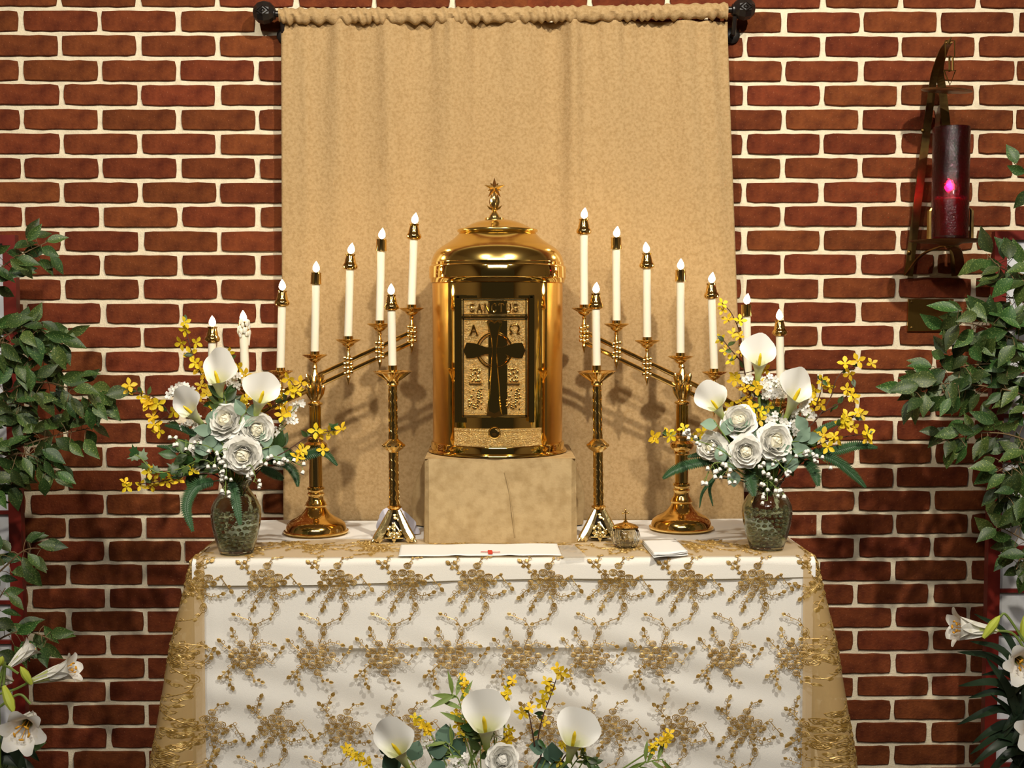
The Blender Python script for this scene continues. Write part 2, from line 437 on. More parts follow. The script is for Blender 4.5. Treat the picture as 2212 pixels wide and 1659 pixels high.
for p, sgn, px, py in ((pL, -1, 571, 27), (pR, 1, 1607, 19)):
    c = W(px, py, .055); m = MB()
    R = S(25, .055)
    m.lathe([(0.010,0),(0.0145,0.002),(0.0145,0.012),(0.010,0.014),(0.009,0.016),(0.012,0.019),(0.009,0.022),(0.012,0.025),(0.009,0.03)], p, 16, axis=(sgn,0,0.0))
    f = m.build('finial', M_black, rod)
    b = MB(); b.lathe([(R*math.cos(t), R*math.sin(t)) for t in [-PI/2+PI*i/6 for i in range(7)]], c, 10, axis=(sgn, 0, 0))
    b.build('faceted_ball', M_black, f, smooth=False)
    d = MB(); q = [c + Vector((sgn*0.0 + dx*R, -R*0.93, dz*R)) for dx, dz in ((-.55,0),(0,.38),(.55,0),(0,-.38),(-.55,0))]
    d.tube(q, 0.0016, 5); q = [c + Vector((dx*R*.4, -R*0.99, dz*R*.4)) for dx, dz in ((-.55,0),(0,.38),(.55,0),(0,-.38),(-.55,0))]
    d.tube(q, 0.0016, 5); d.build('diamond_ridge', M_black, f)
for px, py in ((616, 78), (1580, 78)):
    m = MB(); m.lathe([(S(17, 0), 0), (S(17, 0), 0.008), (S(12, 0), 0.012)], W(px, py, 0), 20, axis=(0,-1,0))
    w0 = W(px, py, .01); m.tube([w0, w0 + Vector((0, -0.03, 0)), w0 + Vector((0, -0.045, 0.04))], 0.006, 8)
    m.build('wall_bracket', M_black, rod)

# ================================================================== TABLE AND CLOTHS
ZT = 0.90; DF = 0.571; DB = 0.075
XL, XR = W(418, 1207, DF).x, W(1758, 1207, DF).x
tb = thing('altar_table', (0, -(DF+DB)/2, 0), 'wooden altar table hidden under white and gold cloths', 'table')
m = MB(); m.box((XL+.012, -DF+.012, ZT-.04), (XR-.012, -DB, ZT-.006)); m.build('tabletop', M_wood, tb, smooth=False)
for sx in (XL+.05, XR-.11):
    for y in (-DF+.06, -DB-.11):
        MB().box((sx, y, 0), (sx+.06, y+.06, ZT-.04)).build('leg', M_wood, tb, smooth=False)
MB().box((XL+.05, -DF+.05, ZT-.12), (XR-.05, -DF+.07, ZT-.04)).build('apron', M_wood, tb, smooth=False)
# white undercloth
zc = ZT - 0.003
zrec = W(1106, 1400, DF).z
def front(u, v):
    # v: 0 back of top .. 0.3 front edge .. 1 hem
    x = XL + (XR-XL)*u
    if v < 0.28: return (x, -DB - (DF-DB-.012)*v/0.28, zc)
    if v < 0.34:
        a = (v-0.28)/0.06*PI/2
        return (x, -DF+.012 - .012*math.sin(a), zc - .012*(1-math.cos(a)))
    q = (v-0.34)/0.66*0.72
    z = zc - .012 - q
    edge = sm(min(u, 1-u)/0.03)
    rec = sm((zrec - z)/0.012)*0.010*edge*sm(min(u-.2, .8-u)*14+.5)
    wr = 0.005*math.sin((x*0.9 + z*2.6)*26 + 2*math.sin(x*5)) * sm((zc-.08 - z)/0.18) * edge * (0.4+0.6*math.sin(x*3+1)**2)
    wr += 0.002*math.sin(x*17+z*9)*edge
    stp = 0.004*sm((u-0.035)/0.004)*sm((0.965-u)/0.004)
    return (x, -DF + rec + stp - wr*0.8, z)
wc = thing('white_tablecloth', (0, -(DF+DB)/2, ZT-.74), 'plain white tablecloth hanging to the front under the gold lace', 'tablecloth')
MB().grid(front, 150, 150).build('cloth_front', M_white, wc)
for sx, sg in ((XL, -1), (XR, 1)):
    MB().grid(lambda u, v: (sx + sg*(.002+.01*v + 0.006*v*math.sin(u*14)), -DF + u*(DF-DB), zc - .72*v), 24, 16).build('cloth_side', M_white, wc)
# bright overcloth (altar linen) with short front fall
def over(u, v):
    x = XL - .003 + (XR-XL+.006)*u; z0 = ZT - .0012
    if v < .6: return (x, -DB-.001 - (DF-DB-.012)*v/.6, z0 + (0.003*max(0, math.sin(x*11+1))*max(0, 1-v/.25) if v < .25 else 0))
    if v < .7:
        a = (v-.6)/.1*PI/2; return (x, -DF+.011 - .014*math.sin(a), z0 - .014*(1-math.cos(a)))
    q = (v-.7)/.3*(0.042 - 0.016*u + .003*math.sin(u*9))
    return (x, -DF - .003 - .0012*math.sin(u*40), z0 - .014 - q)
oc = MB().grid(over, 120, 40).build('altar_linen', M_white2, None, label='bright white altar linen covering the table top under the lace', cat='cloth')
# ---- lace tablecloth
ZLA = ZT + 0.0015; XC = (XL+XR)/2; HW = (XR-XL)/2 + .006; RC = 0.03; DLB = 0.335
side_len = (DF - DLB)
def lace(p, q, n=0.0):
    """p along the rim (0 = front centre), q drop below the rim (negative: inwards on the top)"""
    sg = 1 if p >= 0 else -1; a = abs(p)
    fl = HW - RC; arc = RC*PI/2
    yf = -(DF + .003)
    if a < fl: bx, by, nx, ny, w = a, yf, 0.0, -1.0, 0.0
    elif a < fl + arc:
        t = (a-fl)/RC; bx = fl + RC*math.sin(t); by = yf + RC - RC*math.cos(t); nx, ny = math.sin(t), -math.cos(t); w = t/(PI/2)
    else: bx = HW; by = yf + RC + (a-fl-arc); nx, ny, w = 1.0, 0.0, 1.0
    corner = math.exp(-((a - fl - arc*0.6)/0.08)**2)
    if q >= 0:
        r = 0.012
        if q < r*PI/2:
            t = q/r; o = -r + r*math.sin(t); dz = r*(1-math.cos(t)); nz = math.cos(t); nh = math.sin(t)
        else: o = 0.0; dz = r + q - r*PI/2; nz = 0.0; nh = 1.0
        fla = (0.005 + 0.155*sm(w*1.3))*q + 0.02*corner*q
        fla += w*0.016*math.sin(a*46+1)*min(1, q*5) + (1-w)*0.0012*math.sin(a*19*sg+q*8)*min(1, q*8)
        o += fla + 0.002 + n*nh
        return Vector((XC + sg*(bx + nx*o), by + ny*o, ZLA - dz + n*nz))
    d = -q
    return Vector((XC + sg*min(bx + nx*(-.012), HW-.008 if w < 1 else HW-.012), by + .012 + d + 0.0, ZLA + n))
lt = thing('lace_tablecloth', (XC, -DF, ZT-.72), 'sheer gold lace tablecloth with embroidered rose sprays over the white cloth', 'tablecloth')
fl_ = HW - RC
MB().grid(lambda u, v: lace(-fl_ + 2*fl_*u, 0.001 + 0.72*v), 160, 60).build('net_front', M_net, lt)
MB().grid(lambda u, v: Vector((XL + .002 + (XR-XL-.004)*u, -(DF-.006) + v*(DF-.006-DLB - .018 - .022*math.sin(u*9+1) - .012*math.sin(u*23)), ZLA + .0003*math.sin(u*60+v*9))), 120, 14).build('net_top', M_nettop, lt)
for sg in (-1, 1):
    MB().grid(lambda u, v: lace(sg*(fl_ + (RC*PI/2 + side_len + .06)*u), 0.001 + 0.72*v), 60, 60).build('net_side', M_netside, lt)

# embroidered spray prototype in metres (a right, b up, c out)
def spray_proto(seed, flip):
    r = random.Random(seed); m = MB()
    def P(a, b, c=0.0012): return Vector((a*flip*0.001, b*0.001, c))
    def rose(a, b, R):
        for rr, k in ((R, 0), (R*0.62, 1), (R*.25, 2)):
            pts = [P(a + rr*math.cos(t)*(1+.12*math.sin(3*t+k)) , b + rr*math.sin(t)*(.9+.1*math.cos(2*t+k)), .0012+.0008*k) for t in [2*PI*i/9 for i in range(10)]]
            m.tube(pts, 0.0012 if k == 0 else .0009, 4, cap=False)
    def leaf(a, b, ang, L, filled):
        ca, sa = math.cos(ang), math.sin(ang); w = L*0.36
        loc = [(0,0),(.3,.9),(.65,.85),(1,0),(.65,-.85),(.3,-.9)]
        pts = [P(a + (x*L)*ca - (y*w)*sa, b + (x*L)*sa + (y*w)*ca) for x, y in loc]
        if filled:
            c = P(a + .5*L*ca, b + .5*L*sa, .0024); bb = len(m.v); m.v += [tuple(p) for p in pts] + [tuple(c)]
            for i in range(6): m.f.append((bb+i, bb+(i+1) % 6, bb+6))
        m.tube(pts + [pts[0]], 0.0008, 4, cap=False)
    def arm(pts, n, L=9.5):
        sp = spline([P(*p) for p in pts], 5)
        m.tube(sp, 0.0009, 4, cap=False)
        for i in range(n):
            k = int((len(sp)-2)*(i+.6)/n); q = sp[k]; t = sp[k+1]-sp[k]; ang = math.atan2(t.y, t.x*flip)
            leaf(q.x*flip*1000, q.y*1000, ang + (0.9 if i % 2 else -0.9), L*r.uniform(.8, 1.1), r.random() < .45)
        q = sp[-1]; t = sp[-1]-sp[-2]; leaf(q.x*flip*1000, q.y*1000, math.atan2(t.y, t.x*flip), L*1.3, True)
    for a, b, R in ((-26,12,9),(-8,22,9),(10,20,9),(28,10,10),(40,-2,7),(-14,2,8),(4,4,8),(18,-6,8),(-4,-14,9),(-26,-12,8),(16,-22,8),(-12,-30,8),(4,38,8),(-36,-2,6)):
        rose(a, b, R)
    for a, b in ((-18,-4),(14,10),(-2,12),(8,-12),(-22,24),(30,-10)): leaf(a, b, r.uniform(0, 6), 9, True)
    arm([(-28,16),(-46,34),(-58,44)], 5); arm([(-44,32),(-42,52),(-36,68)], 4)
    arm([(40,6),(54,14),(68,-2),(78,-14)], 4); arm([(-30,-10),(-46,-22),(-58,-34)], 4)
    arm([(-16,-30),(-28,-46),(-32,-58)], 4, 9); arm([(18,-24),(36,-32),(58,-26)], 5, 9)
    arm([(10,-28),(18,-48)], 2, 8); arm([(6,42),(18,56),(30,60)], 3, 8)
    for cx, cz in ((20, -58),):
        for R in (9, 5):
            m.tube([P(cx + R*.75*math.cos(t), cz + R*1.2*math.sin(t)) for t in [2*PI*i/10 for i in range(11)]], .0009, 4, cap=False)
    arm([(18,-68),(8,-82),(-10,-90),(-24,-96)], 4, 8)
    return np.array(m.v), m.f
protos = [spray_proto(1, 1), spray_proto(2, -1), spray_proto(3, 1)]
def put_spray(p0, q0, k, rot=0.0, sc=0.94):
    V, Fc = protos[k]; ca, sa = math.cos(rot), math.sin(rot)
    out = []
    for a, b, c in V:
        a, b = (a*ca - b*sa)*sc, (a*sa + b*ca)*sc
        q = q0 - b
        if q < -0.19: q = -0.19
        out.append(lace(p0 + a, q, c - .0012))
    g = MB(); g.v = [tuple(x) for x in out]; g.f = Fc
    g.build('embroidered_spray', M_thread, lt)
xs = [574, 725, 876, 1029, 1182, 1335, 1488, 1640]
def pq(px, py):
    w = W(px, py, DF+.008); return w.x - XC, ZLA - w.z - .012 + .019
for i in range(-1, 9):
    p, q = pq(574 + 151.5*i, 1258); put_spray(p, q, 0, rnd(-.04, .04))
for i in range(-1, 9):
    p, q = pq(533 + 148*i, 1418); put_spray(p, q, 1, PI + rnd(-.04, .04))
for i in range(-1, 9):
    p, q = pq(596 + 145*i, 1572); put_spray(p, q, 2, rnd(-.15, .05))
for i in range(-1, 9):
    p, q = pq(540 + 148*i, 1725); put_spray(p, q, 1, PI + rnd(-.05, .05))
for sg in (-1, 1):
    for j, q in enumerate((0.03, 0.12, 0.22, 0.33, 0.43, .55)):
        put_spray(sg*(HW + 0.02 + 0.07*(j % 2)), q, j % 3, rnd(0, 6))
        put_spray(sg*(HW + 0.13 + 0.05*(j % 2)), q+.04, (j+1) % 3, rnd(0, 6), .95)
for i in range(9):
    put_spray(-HW + .11 + i*(2*HW-.22)/8 + rnd(-.01, .01), -0.09 - .02*(i % 2), i % 3, rnd(0, 6), 0.9)
for i in range(6):
    put_spray(-HW + .19 + i*(2*HW-.38)/5 + rnd(-.02, .02), -0.16, i % 3, rnd(0, 6), 0.6)

ZI = ZT + 0.0045      # resting height for small items on the lace
# ================================================================== BOX + TABERNACLE
BXL, BXR = W(917, 1000, .402).x, W(1244, 1000, .402).x; DBX = 0.402
ZB = W(1080, 991, DBX).z
bx = thing('covered_pedestal', ((BXL+BXR)/2, -.24, ZT+.0015), 'square pedestal covered in beige suede cloth under the tabernacle', 'pedestal')
zb0 = ZT + .0015
def boxf(u, v):
    # wrap: around front and sides
    P = [(BXL+.004, -.09), (BXL, -.2), (BXL, -DBX+.01), (BXL+.01, -DBX), ((BXL+BXR)/2, -DBX), (BXR-.01, -DBX), (BXR, -DBX+.01), (BXR, -.2), (BXR-.004, -.09)]
    k = u*(len(P)-1); i = min(int(k), len(P)-2); t = k-i
    x = P[i][0]+(P[i+1][0]-P[i][0])*t; y = P[i][1]+(P[i+1][1]-P[i][1])*t
    z = zb0 + (ZB-zb0)*(1-v)
    wv = 0.0022*math.sin(x*31+z*47)+0.0016*math.sin(x*70-z*30) if 2 <= i <= 5 else 0
    seam = -0.002*math.exp(-((x-W(1100+ (1-(z-zb0)/(ZB-zb0))*14, 1000, DBX).x)/.0012)**2) if 3 <= i <= 4 else 0
    return (x + (0.004*v if i >= 6 else -0.004*v if i < 2 else 0), y - abs(wv)*0.8 + seam*-1, z)
MB().grid(boxf, 128, 40).build('cloth_front', M_boxcloth, bx)
MB().tube(spline([W(1090, 1020, DBX+.003), W(1098, 1050, DBX+.0035), W(1104, 1090, DBX+.0035), W(1110, 1140, DBX+.0035), W(1112, 1160, DBX+.003)], 6), .0014, 6).build('seam', M_boxcloth, bx)
def boxt(u, v):
    x = BXL + (BXR-BXL)*u; y = -DBX + (DBX-.09)*v
    return (x, y, ZB)
MB().grid(boxt, 20, 12).build('cloth_top', M_boxcloth, bx)
for sg, X0 in ((-1, BXL), (1, BXR)):
    def drp(u, v):
        bulge = math.sin(min(1, v*1.15)*PI*0.62)
        y = -.11 - .14*u
        return (X0 + sg*(.001 + (0.046 if sg < 0 else .038)*bulge*math.sin(PI*min(1, u*1.3+.05))*(.7+.3*math.sin(u*13+v*4))), y, ZB - (ZB-zb0-.001)*v)
    MB().grid(drp, 24, 20).build('side_drape', M_boxcloth, bx)

TD = 0.402 - 0.160          # centre distance from wall
TC = W(1075, 990, TD); k1 = (3.243-TD)/F
zpx = lambda y: W(1074, y, TD).z
Zb = ZB + 0.0006
tx = TC.x
tn = thing('tabernacle', (tx, -TD, Zb), 'golden cylindrical tabernacle with domed lid and relief door on the covered pedestal', 'tabernacle')
C0 = (tx, -TD, 0)
zB = lambda f_: Zb + f_
Y = lambda y: max(Zb, zpx(y))
m = MB(); R = lambda px: px*k1
m.lathe([(R(146),Zb),(R(150),Zb+.002),(R(150),Y(970)),(R(148),Y(967)),(R(144.5),Y(966)),(R(144.5),Y(954)),(R(143),Y(951)),(R(139),Y(950))], C0, 96); m.build('base_ring', M_gold, tn)
m = MB(); m.lathe([(R(140),Y(953)),(R(140),Y(606))], C0, 96, cap=False); m.build('body', M_satin, tn)
m = MB(); m.lathe([(R(139),Y(614)),(R(144),Y(611)),(R(145),Y(604)),(R(147.5),Y(601)),(R(147.5),Y(578)),(R(146),Y(575)),(R(143),Y(573)),(R(143),Y(568)),(R(141),Y(566)),(R(120),Y(565))], C0, 96); m.build('lid_band', M_gold, tn)
m = MB()
m.lathe([(R(142),Y(567)),(R(141),Y(562)),(R(139),Y(556)),(R(136),Y(549)),(R(131),Y(542)),(R(123),Y(535)),(R(112),Y(528)),(R(101),Y(521)),(R(92),Y(514)),(R(85),Y(507)),(R(82),Y(503)),
         (R(85.5),Y(502)),(R(87),Y(499)),(R(85.5),Y(496)),(R(80),Y(494.5)),(R(72),Y(493)),(R(62),Y(487)),(R(48),Y(481)),(R(34),Y(477)),(R(22),Y(475)),(R(0.1),Y(474.5))], C0, 96)
m.build('domed_lid', M_dome, tn, sharp=60)
# finial
fx = W(1068, 440, TD).x; fc = (fx, -TD, 0)
m = MB(); m.lathe([(R(21),Y(475)),(R(21),Y(471)),(R(12),Y(470)),(R(11),Y(466)),(R(7),Y(460)),(R(4),Y(456)),(R(8),Y(454)),(R(4),Y(451)),(R(5),Y(440)),(R(3),Y(430))], fc, 24)
fin = m.build('finial', M_cast, tn)
def star2(m, c, r0, r1, n, th, rot=0):
    c = Vector(c); ring = []
    for i in range(2*n):
        a = rot + PI*i/n; r = r0 if i % 2 == 0 else r1
        ring.append(c + Vector((math.sin(a)*r, 0, math.cos(a)*r)))
    b = len(m.v); m.v += [tuple(p) for p in ring] + [tuple(c + Vector((0,-th,0))), tuple(c + Vector((0,th,0)))]
    for i in range(2*n):
        j = (i+1) % (2*n); m.f += [(b+i, b+j, b+2*n), (b+j, b+i, b+2*n+1)]
m = MB(); sc_ = Vector((fx, -TD-.002, Y(407)))
star2(m, sc_, R(23.5), R(8), 5, R(7)); star2(m, sc_+Vector((0,.003,0)), R(15), R(7), 5, R(5), PI/5); m.build('star', M_cast, fin, smooth=False)
m = MB()
for a, L, w in ((-.45, 34, 6), (0, 38, 7), (.45, 34, 6), (-.2, 30, 5), (.25, 30, 5)):
    o = Vector((fx, -TD-.004-abs(.3-abs(a))*.01, Y(452)))
    pts = [o + Vector((math.sin(a)*R(L)*t*(1.3-t*.9), -.004*math.sin(PI*t), math.cos(a)*R(L)*t)) for t in (0, .25, .5, .75, 1)]
    m.tube(pts, [R(w*.5), R(w), R(w*.9), R(w*.55), R(1)], 6)
for sx in (-1, 1):
    o = Vector((fx, -TD, Y(452))); m.tube([o, o+Vector((sx*R(10),0,R(2))), o+Vector((sx*R(16),0,R(8)))], [R(3), R(3), R(.6)], 6)
m.build('leaf_spray', M_cast, fin)
# polished front
half = math.asin(102/140)
m = MB(); r_ = R(140)+.0012
m.lathe([(r_-.004,Y(952)),(r_,Y(952)),(r_,Y(613)),(r_-.004,Y(613))], C0, 64, a0=-PI/2-half, a1=-PI/2+half, cap=False); m.build('polished_front', M_gold, tn)
fy = -TD - R(140)          # y of foremost generator
X = lambda px: W(px, 780, TD+R(140)).x
Zf = lambda py: W(1070, py, TD+R(140)).z
dcx = 1068.5
m = MB(); m.bbox((X(982), fy+.016, Zf(914)), (X(1155), fy+.08, Zf(637)), .001)
m.build('door_surround', M_gold, tn, smooth=False)
m = MB(); m.bbox((X(986), fy+.006, Zf(912)), (X(992), fy+.02, Zf(640)), .001); m.bbox((X(1145), fy+.006, Zf(912)), (X(1151), fy+.02, Zf(640)), .001)
m.bbox((X(986), fy+.006, Zf(643)), (X(1151), fy+.02, Zf(638)), .0005); m.build('door_frame', M_gold, tn, smooth=False)
door = MB(); door.bbox((X(996), fy+.002, Zf(903)), (X(1140), fy+.03, Zf(643)), .001); door = door.build('door', M_gold, tn, smooth=False)
def pframe(x0, x1, y0, y1, w, y_, mat_, nm):
    m = MB()
    for a, b in (((x0, y1), (x1, y1-w)), ((x0, y0+w), (x1, y0)), ):
        m.prism([(X(a[0]), Zf(a[1])), (X(b[0]), Zf(a[1])), (X(b[0]), Zf(b[1])), (X(a[0]), Zf(b[1]))], y_-.003, y_+.002, .0012)
    for a, b in ((x0, x0+w), (x1-w, x1)):
        m.prism([(X(a), Zf(y1)), (X(b), Zf(y1)), (X(b), Zf(y0)), (X(a), Zf(y0))], y_-.003, y_+.002, .0012)
    m.build(nm, mat_, door, smooth=False)
dy = fy + .0015
pframe(998, 1139, 645, 683, 5, dy, M_cast, 'plaque_frame')
pframe(998, 1139, 687, 901, 5, dy, M_cast, 'panel_frame')
MB().bbox((X(1001), dy-.0012, Zf(680)), (X(1136), dy+.001, Zf(648)), .0005).build('plaque_field', M_relief, door, smooth=False)
MB().bbox((X(1001), dy-.0012, Zf(898)), (X(1136), dy+.001, Zf(690)), .0005).build('panel_field', M_relief, door, smooth=False)
def arcp(cx, cz, rx, rz, a0, a1, n=10): return [(cx+rx*math.cos(a0+(a1-a0)*i/n), cz+rz*math.sin(a0+(a1-a0)*i/n)) for i in range(n+1)]
LET = {   # strokes in a unit box
 'S': [arcp(.42,.74,.30,.24,.35,PI*1.5,9)+arcp(.42,.26,.32,.24,PI/2,-PI*.85,9), [(.70,.95),(.70,.76)], [(.10,.06),(.10,.26)]],
 'A': [[(.08,0),(.45,1)], [(.45,1),(.84,0)], [(.22,.36),(.68,.36)], [(-.02,0),(.2,0)], [(.68,0),(.96,0)]],
 'N': [[(.14,0),(.14,1)], [(.14,1),(.80,0)], [(.80,0),(.80,1)], [(.02,0),(.28,0)], [(.66,1),(.92,1)], [(.0,1),(.16,1)]],
 'C': [arcp(.5,.5,.42,.5,.9,2*PI-.9,14), [(.76,.95),(.76,.72)], [(.76,.05),(.76,.26)]],
 'T': [[(.45,0),(.45,1)], [(.05,1),(.85,1)], [(.3,0),(.6,0)], [(.05,1),(.05,.82)], [(.85,1),(.85,.82)]],
 'U': [[(.15,1),(.15,.35)]+arcp(.46,.35,.31,.35,PI,2*PI,8)+[(.77,1)], [(.02,1),(.28,1)], [(.64,1),(.9,1)]],
 'O': [arcp(.48,.56,.44,.44,-.95,PI+.95,18), [(.72,.06),(.98,.06)], [(.24,.06),(0,.06)], [(.72,.16),(.72,.06)], [(.24,.16),(.24,.06)]]}
def letter(m, ch, x, z, w, h, y_, sw):
    for st in LET[ch]:
        m.tube([(x+p[0]*w, y_, z+p[1]*h) for p in st], sw, 6)
m = MB(); lw = 13.6
for i, ch in enumerate('SANCTUS'):
    letter(m, ch, X(1014.5+i*15.6), Zf(673.5), X(1013)-X(1000), Zf(656)-Zf(673), dy-.0026, R(1.5))
m.build('sanctus_lettering', M_gold, door)
m = MB(); letter(m, 'A', X(1015), Zf(723), X(1034)-X(1015), Zf(702)-Zf(723), dy-.003, R(1.9)); m.build('alpha_letter', M_gold, door)
m = MB(); letter(m, 'O', X(1101), Zf(722), X(1123)-X(1101), Zf(700)-Zf(722), dy-.003, R(1.9)); m.build('omega_letter', M_gold, door)
# cross
cx, cz = X(1068), Zf(757)
def cr(px, py): return (X(1068+px), Zf(757+py))
vert = [cr(-5,0),cr(-9,50),cr(-14,110),cr(-17,140),cr(0,146),cr(17,140),cr(13,110),cr(9,50),cr(5,0),cr(8,-30),cr(17,-62),cr(10,-67),cr(0,-62),cr(-10,-67),cr(-17,-62),cr(-8,-30)]
horz = [cr(0,7),cr(26,8),cr(60,17),cr(67,0),cr(60,-17),cr(26,-8),cr(0,-7),cr(-26,-8),cr(-60,-17),cr(-67,0),cr(-60,17),cr(-26,8)]
def ridge(m, pts, c, y0, y1, h):
    n = len(pts); b = len(m.v)
    m.v += [(p[0], y1, p[1]) for p in pts] + [(p[0], y0, p[1]) for p in pts] + [(c[0]+(p[0]-c[0])*.72, y0-h, c[1]+(p[1]-c[1])*.93) for p in pts]
    for i in range(n):
        j = (i+1) % n; m.f += [(b+i, b+j, b+n+j, b+n+i), (b+n+i, b+n+j, b+2*n+j, b+2*n+i)]
    m.f.append(tuple(range(b+2*n, b+3*n)))
def ccw(p):
    a = sum(p[i-1][0]*p[i][1]-p[i][0]*p[i-1][1] for i in range(len(p)))
    return p if a > 0 else p[::-1]
m = MB(); ridge(m, ccw(vert), (cx, cz), dy-.004, dy, .0035); ridge(m, ccw(horz), (cx, cz), dy-.0035, dy, .003); m.build('cross', M_gold, door, smooth=False)
m = MB(); m.tube([(cx+R(36)*math.cos(t), dy-.002, cz+R(36)*math.sin(t)) for t in [2*PI*i/40 for i in range(41)]], R(2.6), 6, cap=False)
m.tube([(cx+R(31)*math.cos(t), dy-.0015, cz+R(31)*math.sin(t)) for t in [2*PI*i/40 for i in range(41)]], R(1), 5, cap=False); m.build('ring', M_gold, door)
for sx in (1027, 1109):
    m = MB(); rr = random.Random(5)
    for i in range(26):
        t = rr.random(); m.ball((X(sx+rr.uniform(-11, 11)), dy-.002, Zf(797 + 27*t)), R(rr.uniform(2, 3.6)), 6, 4, (1, .7, 1))
    m.tube([(X(sx-13), dy-.002, Zf(826)), (X(sx-13), dy-.0025, Zf(830)), (X(sx+13), dy-.0025, Zf(830)), (X(sx+13), dy-.002, Zf(826))], R(2.2), 6)
    for i in range(40):
        t = rr.random(); m.ball((X(sx+rr.uniform(-14, 14)), dy-.002, Zf(838 + 46*t)), R(rr.uniform(2, 3.4)), 6, 4, (1, .7, 1))
    m.build('floral_relief', M_cast, door)
# drawer-like curved plinth below door
m = MB(); rp = R(140) + .004; hb_ = math.asin(88/140)
m.lathe([(rp-.01,Y(950)),(rp+.002,Y(950)),(rp+.002,Y(946)),(rp,Y(944)),(rp,Y(921)),(rp+.002,Y(919)),(rp+.002,Y(914)),(rp-.012,Y(912))], C0, 48, a0=-PI/2-hb_, a1=-PI/2+hb_, cap=False)
m.build('plinth_band', M_relief, tn)
m = MB(); m.lathe([(R(13),0),(R(13),.003),(R(11),.0045),(R(10),.003),(R(8),.0025),(R(3),.004),(.0001,.0045)], (X(1068), fy-.003, Zf(934)), 24, axis=(0,-1,0)); m.build('keyhole_boss', M_gold, tn)

# ================================================================== CANDLES
flame_prof = [(0.0001,0),(.35,.12),(.5,.3),(.46,.5),(.30,.72),(.12,.9),(.0001,1.0)]
def make_candle(name, xb, yb, xt, yt, D, kind, label, group, waxy=False, flame=1.0):
    """xb,yb: bottom of wax in the socket; xt,yt: top of follower (px)"""
    b = W(xb, yb, D); t = W(xt, yt, D); ax = (t-b).normalized()
    fh = S(33 if kind == 'bell' else 25, D)
    th = thing(name, b, label, 'candle', group)
    wl = (t-b).length - fh*0.5
    rw = S(8.9, D)
    if waxy: 
        m = MB(); pr = []
        for i in range(9): pr.append((rw*((.96 if i == 0 else 1.05)+.05*math.sin(i*2.3)), wl*i/8))
        m.lathe(pr, b, 14, axis=ax); 
    else: m = MB(); m.lathe([(rw*.98,0),(rw,.002),(rw*.97,wl)], b, 18, axis=ax)
    m.build('wax_shaft', M_wax, th)
    f0 = t - ax*fh; u = S(1, D)
    if kind == 'bell':
        pr = [(9*u,0),(12*u,0),(15.5*u,3*u),(16.5*u,7*u),(15*u,11*u),(12.5*u,14*u),(12*u,18*u),(10.5*u,24*u),(9*u,29*u),(11*u,33*u),(10*u,33*u),(7*u,29*u),(2*u,28*u)]
    else: pr = [(10.5*u,0),(12.2*u,0),(11.6*u,4*u),(11*u,22*u),(11.4*u,25*u),(9.8*u,25*u),(9*u,21*u),(2*u,20*u)]
    m = MB(); m.lathe(pr, f0, 20, axis=ax); fo = m.build('brass_follower', M_brass, th)
    if waxy:
        m = MB(); rr = random.Random(3)
        for i in range(26):
            a = rr.uniform(-2.9, 0.6); h = rr.uniform(.0, 1.0)**1.3
            c = f0 + ax*(fh*(1.05 - h*1.2)) + Vector((math.cos(a), math.sin(a), 0))*(u*11)
            m.ball(c, u*rr.uniform(2.5, 5), 7, 5, (1, 1, 1.6))
        c = f0 + Vector((u*12, -u*2, u*6)); m.tube([c, c-Vector((0,0,u*12)), c-Vector((u,0,u*32))], [u*3.5, u*2.6, u*1.2], 7)
        m.build('wax_drips', M_wax, th)
    w0 = t - ax*(u*5)
    MB().tube([w0, w0 + ax*(u*9)], u*.8, 5).build('wick', M_wick, th)
    fb = t + ax*(u*.5)
    m = MB(); hgt = u*24*flame; lean = Vector((random.uniform(-.12, .18), 0, 1))
    m.lathe([(r*u*15, h*hgt) for r, h in flame_prof], fb, 12, axis=lean); m.build('flame', M_flame, th)
    return th

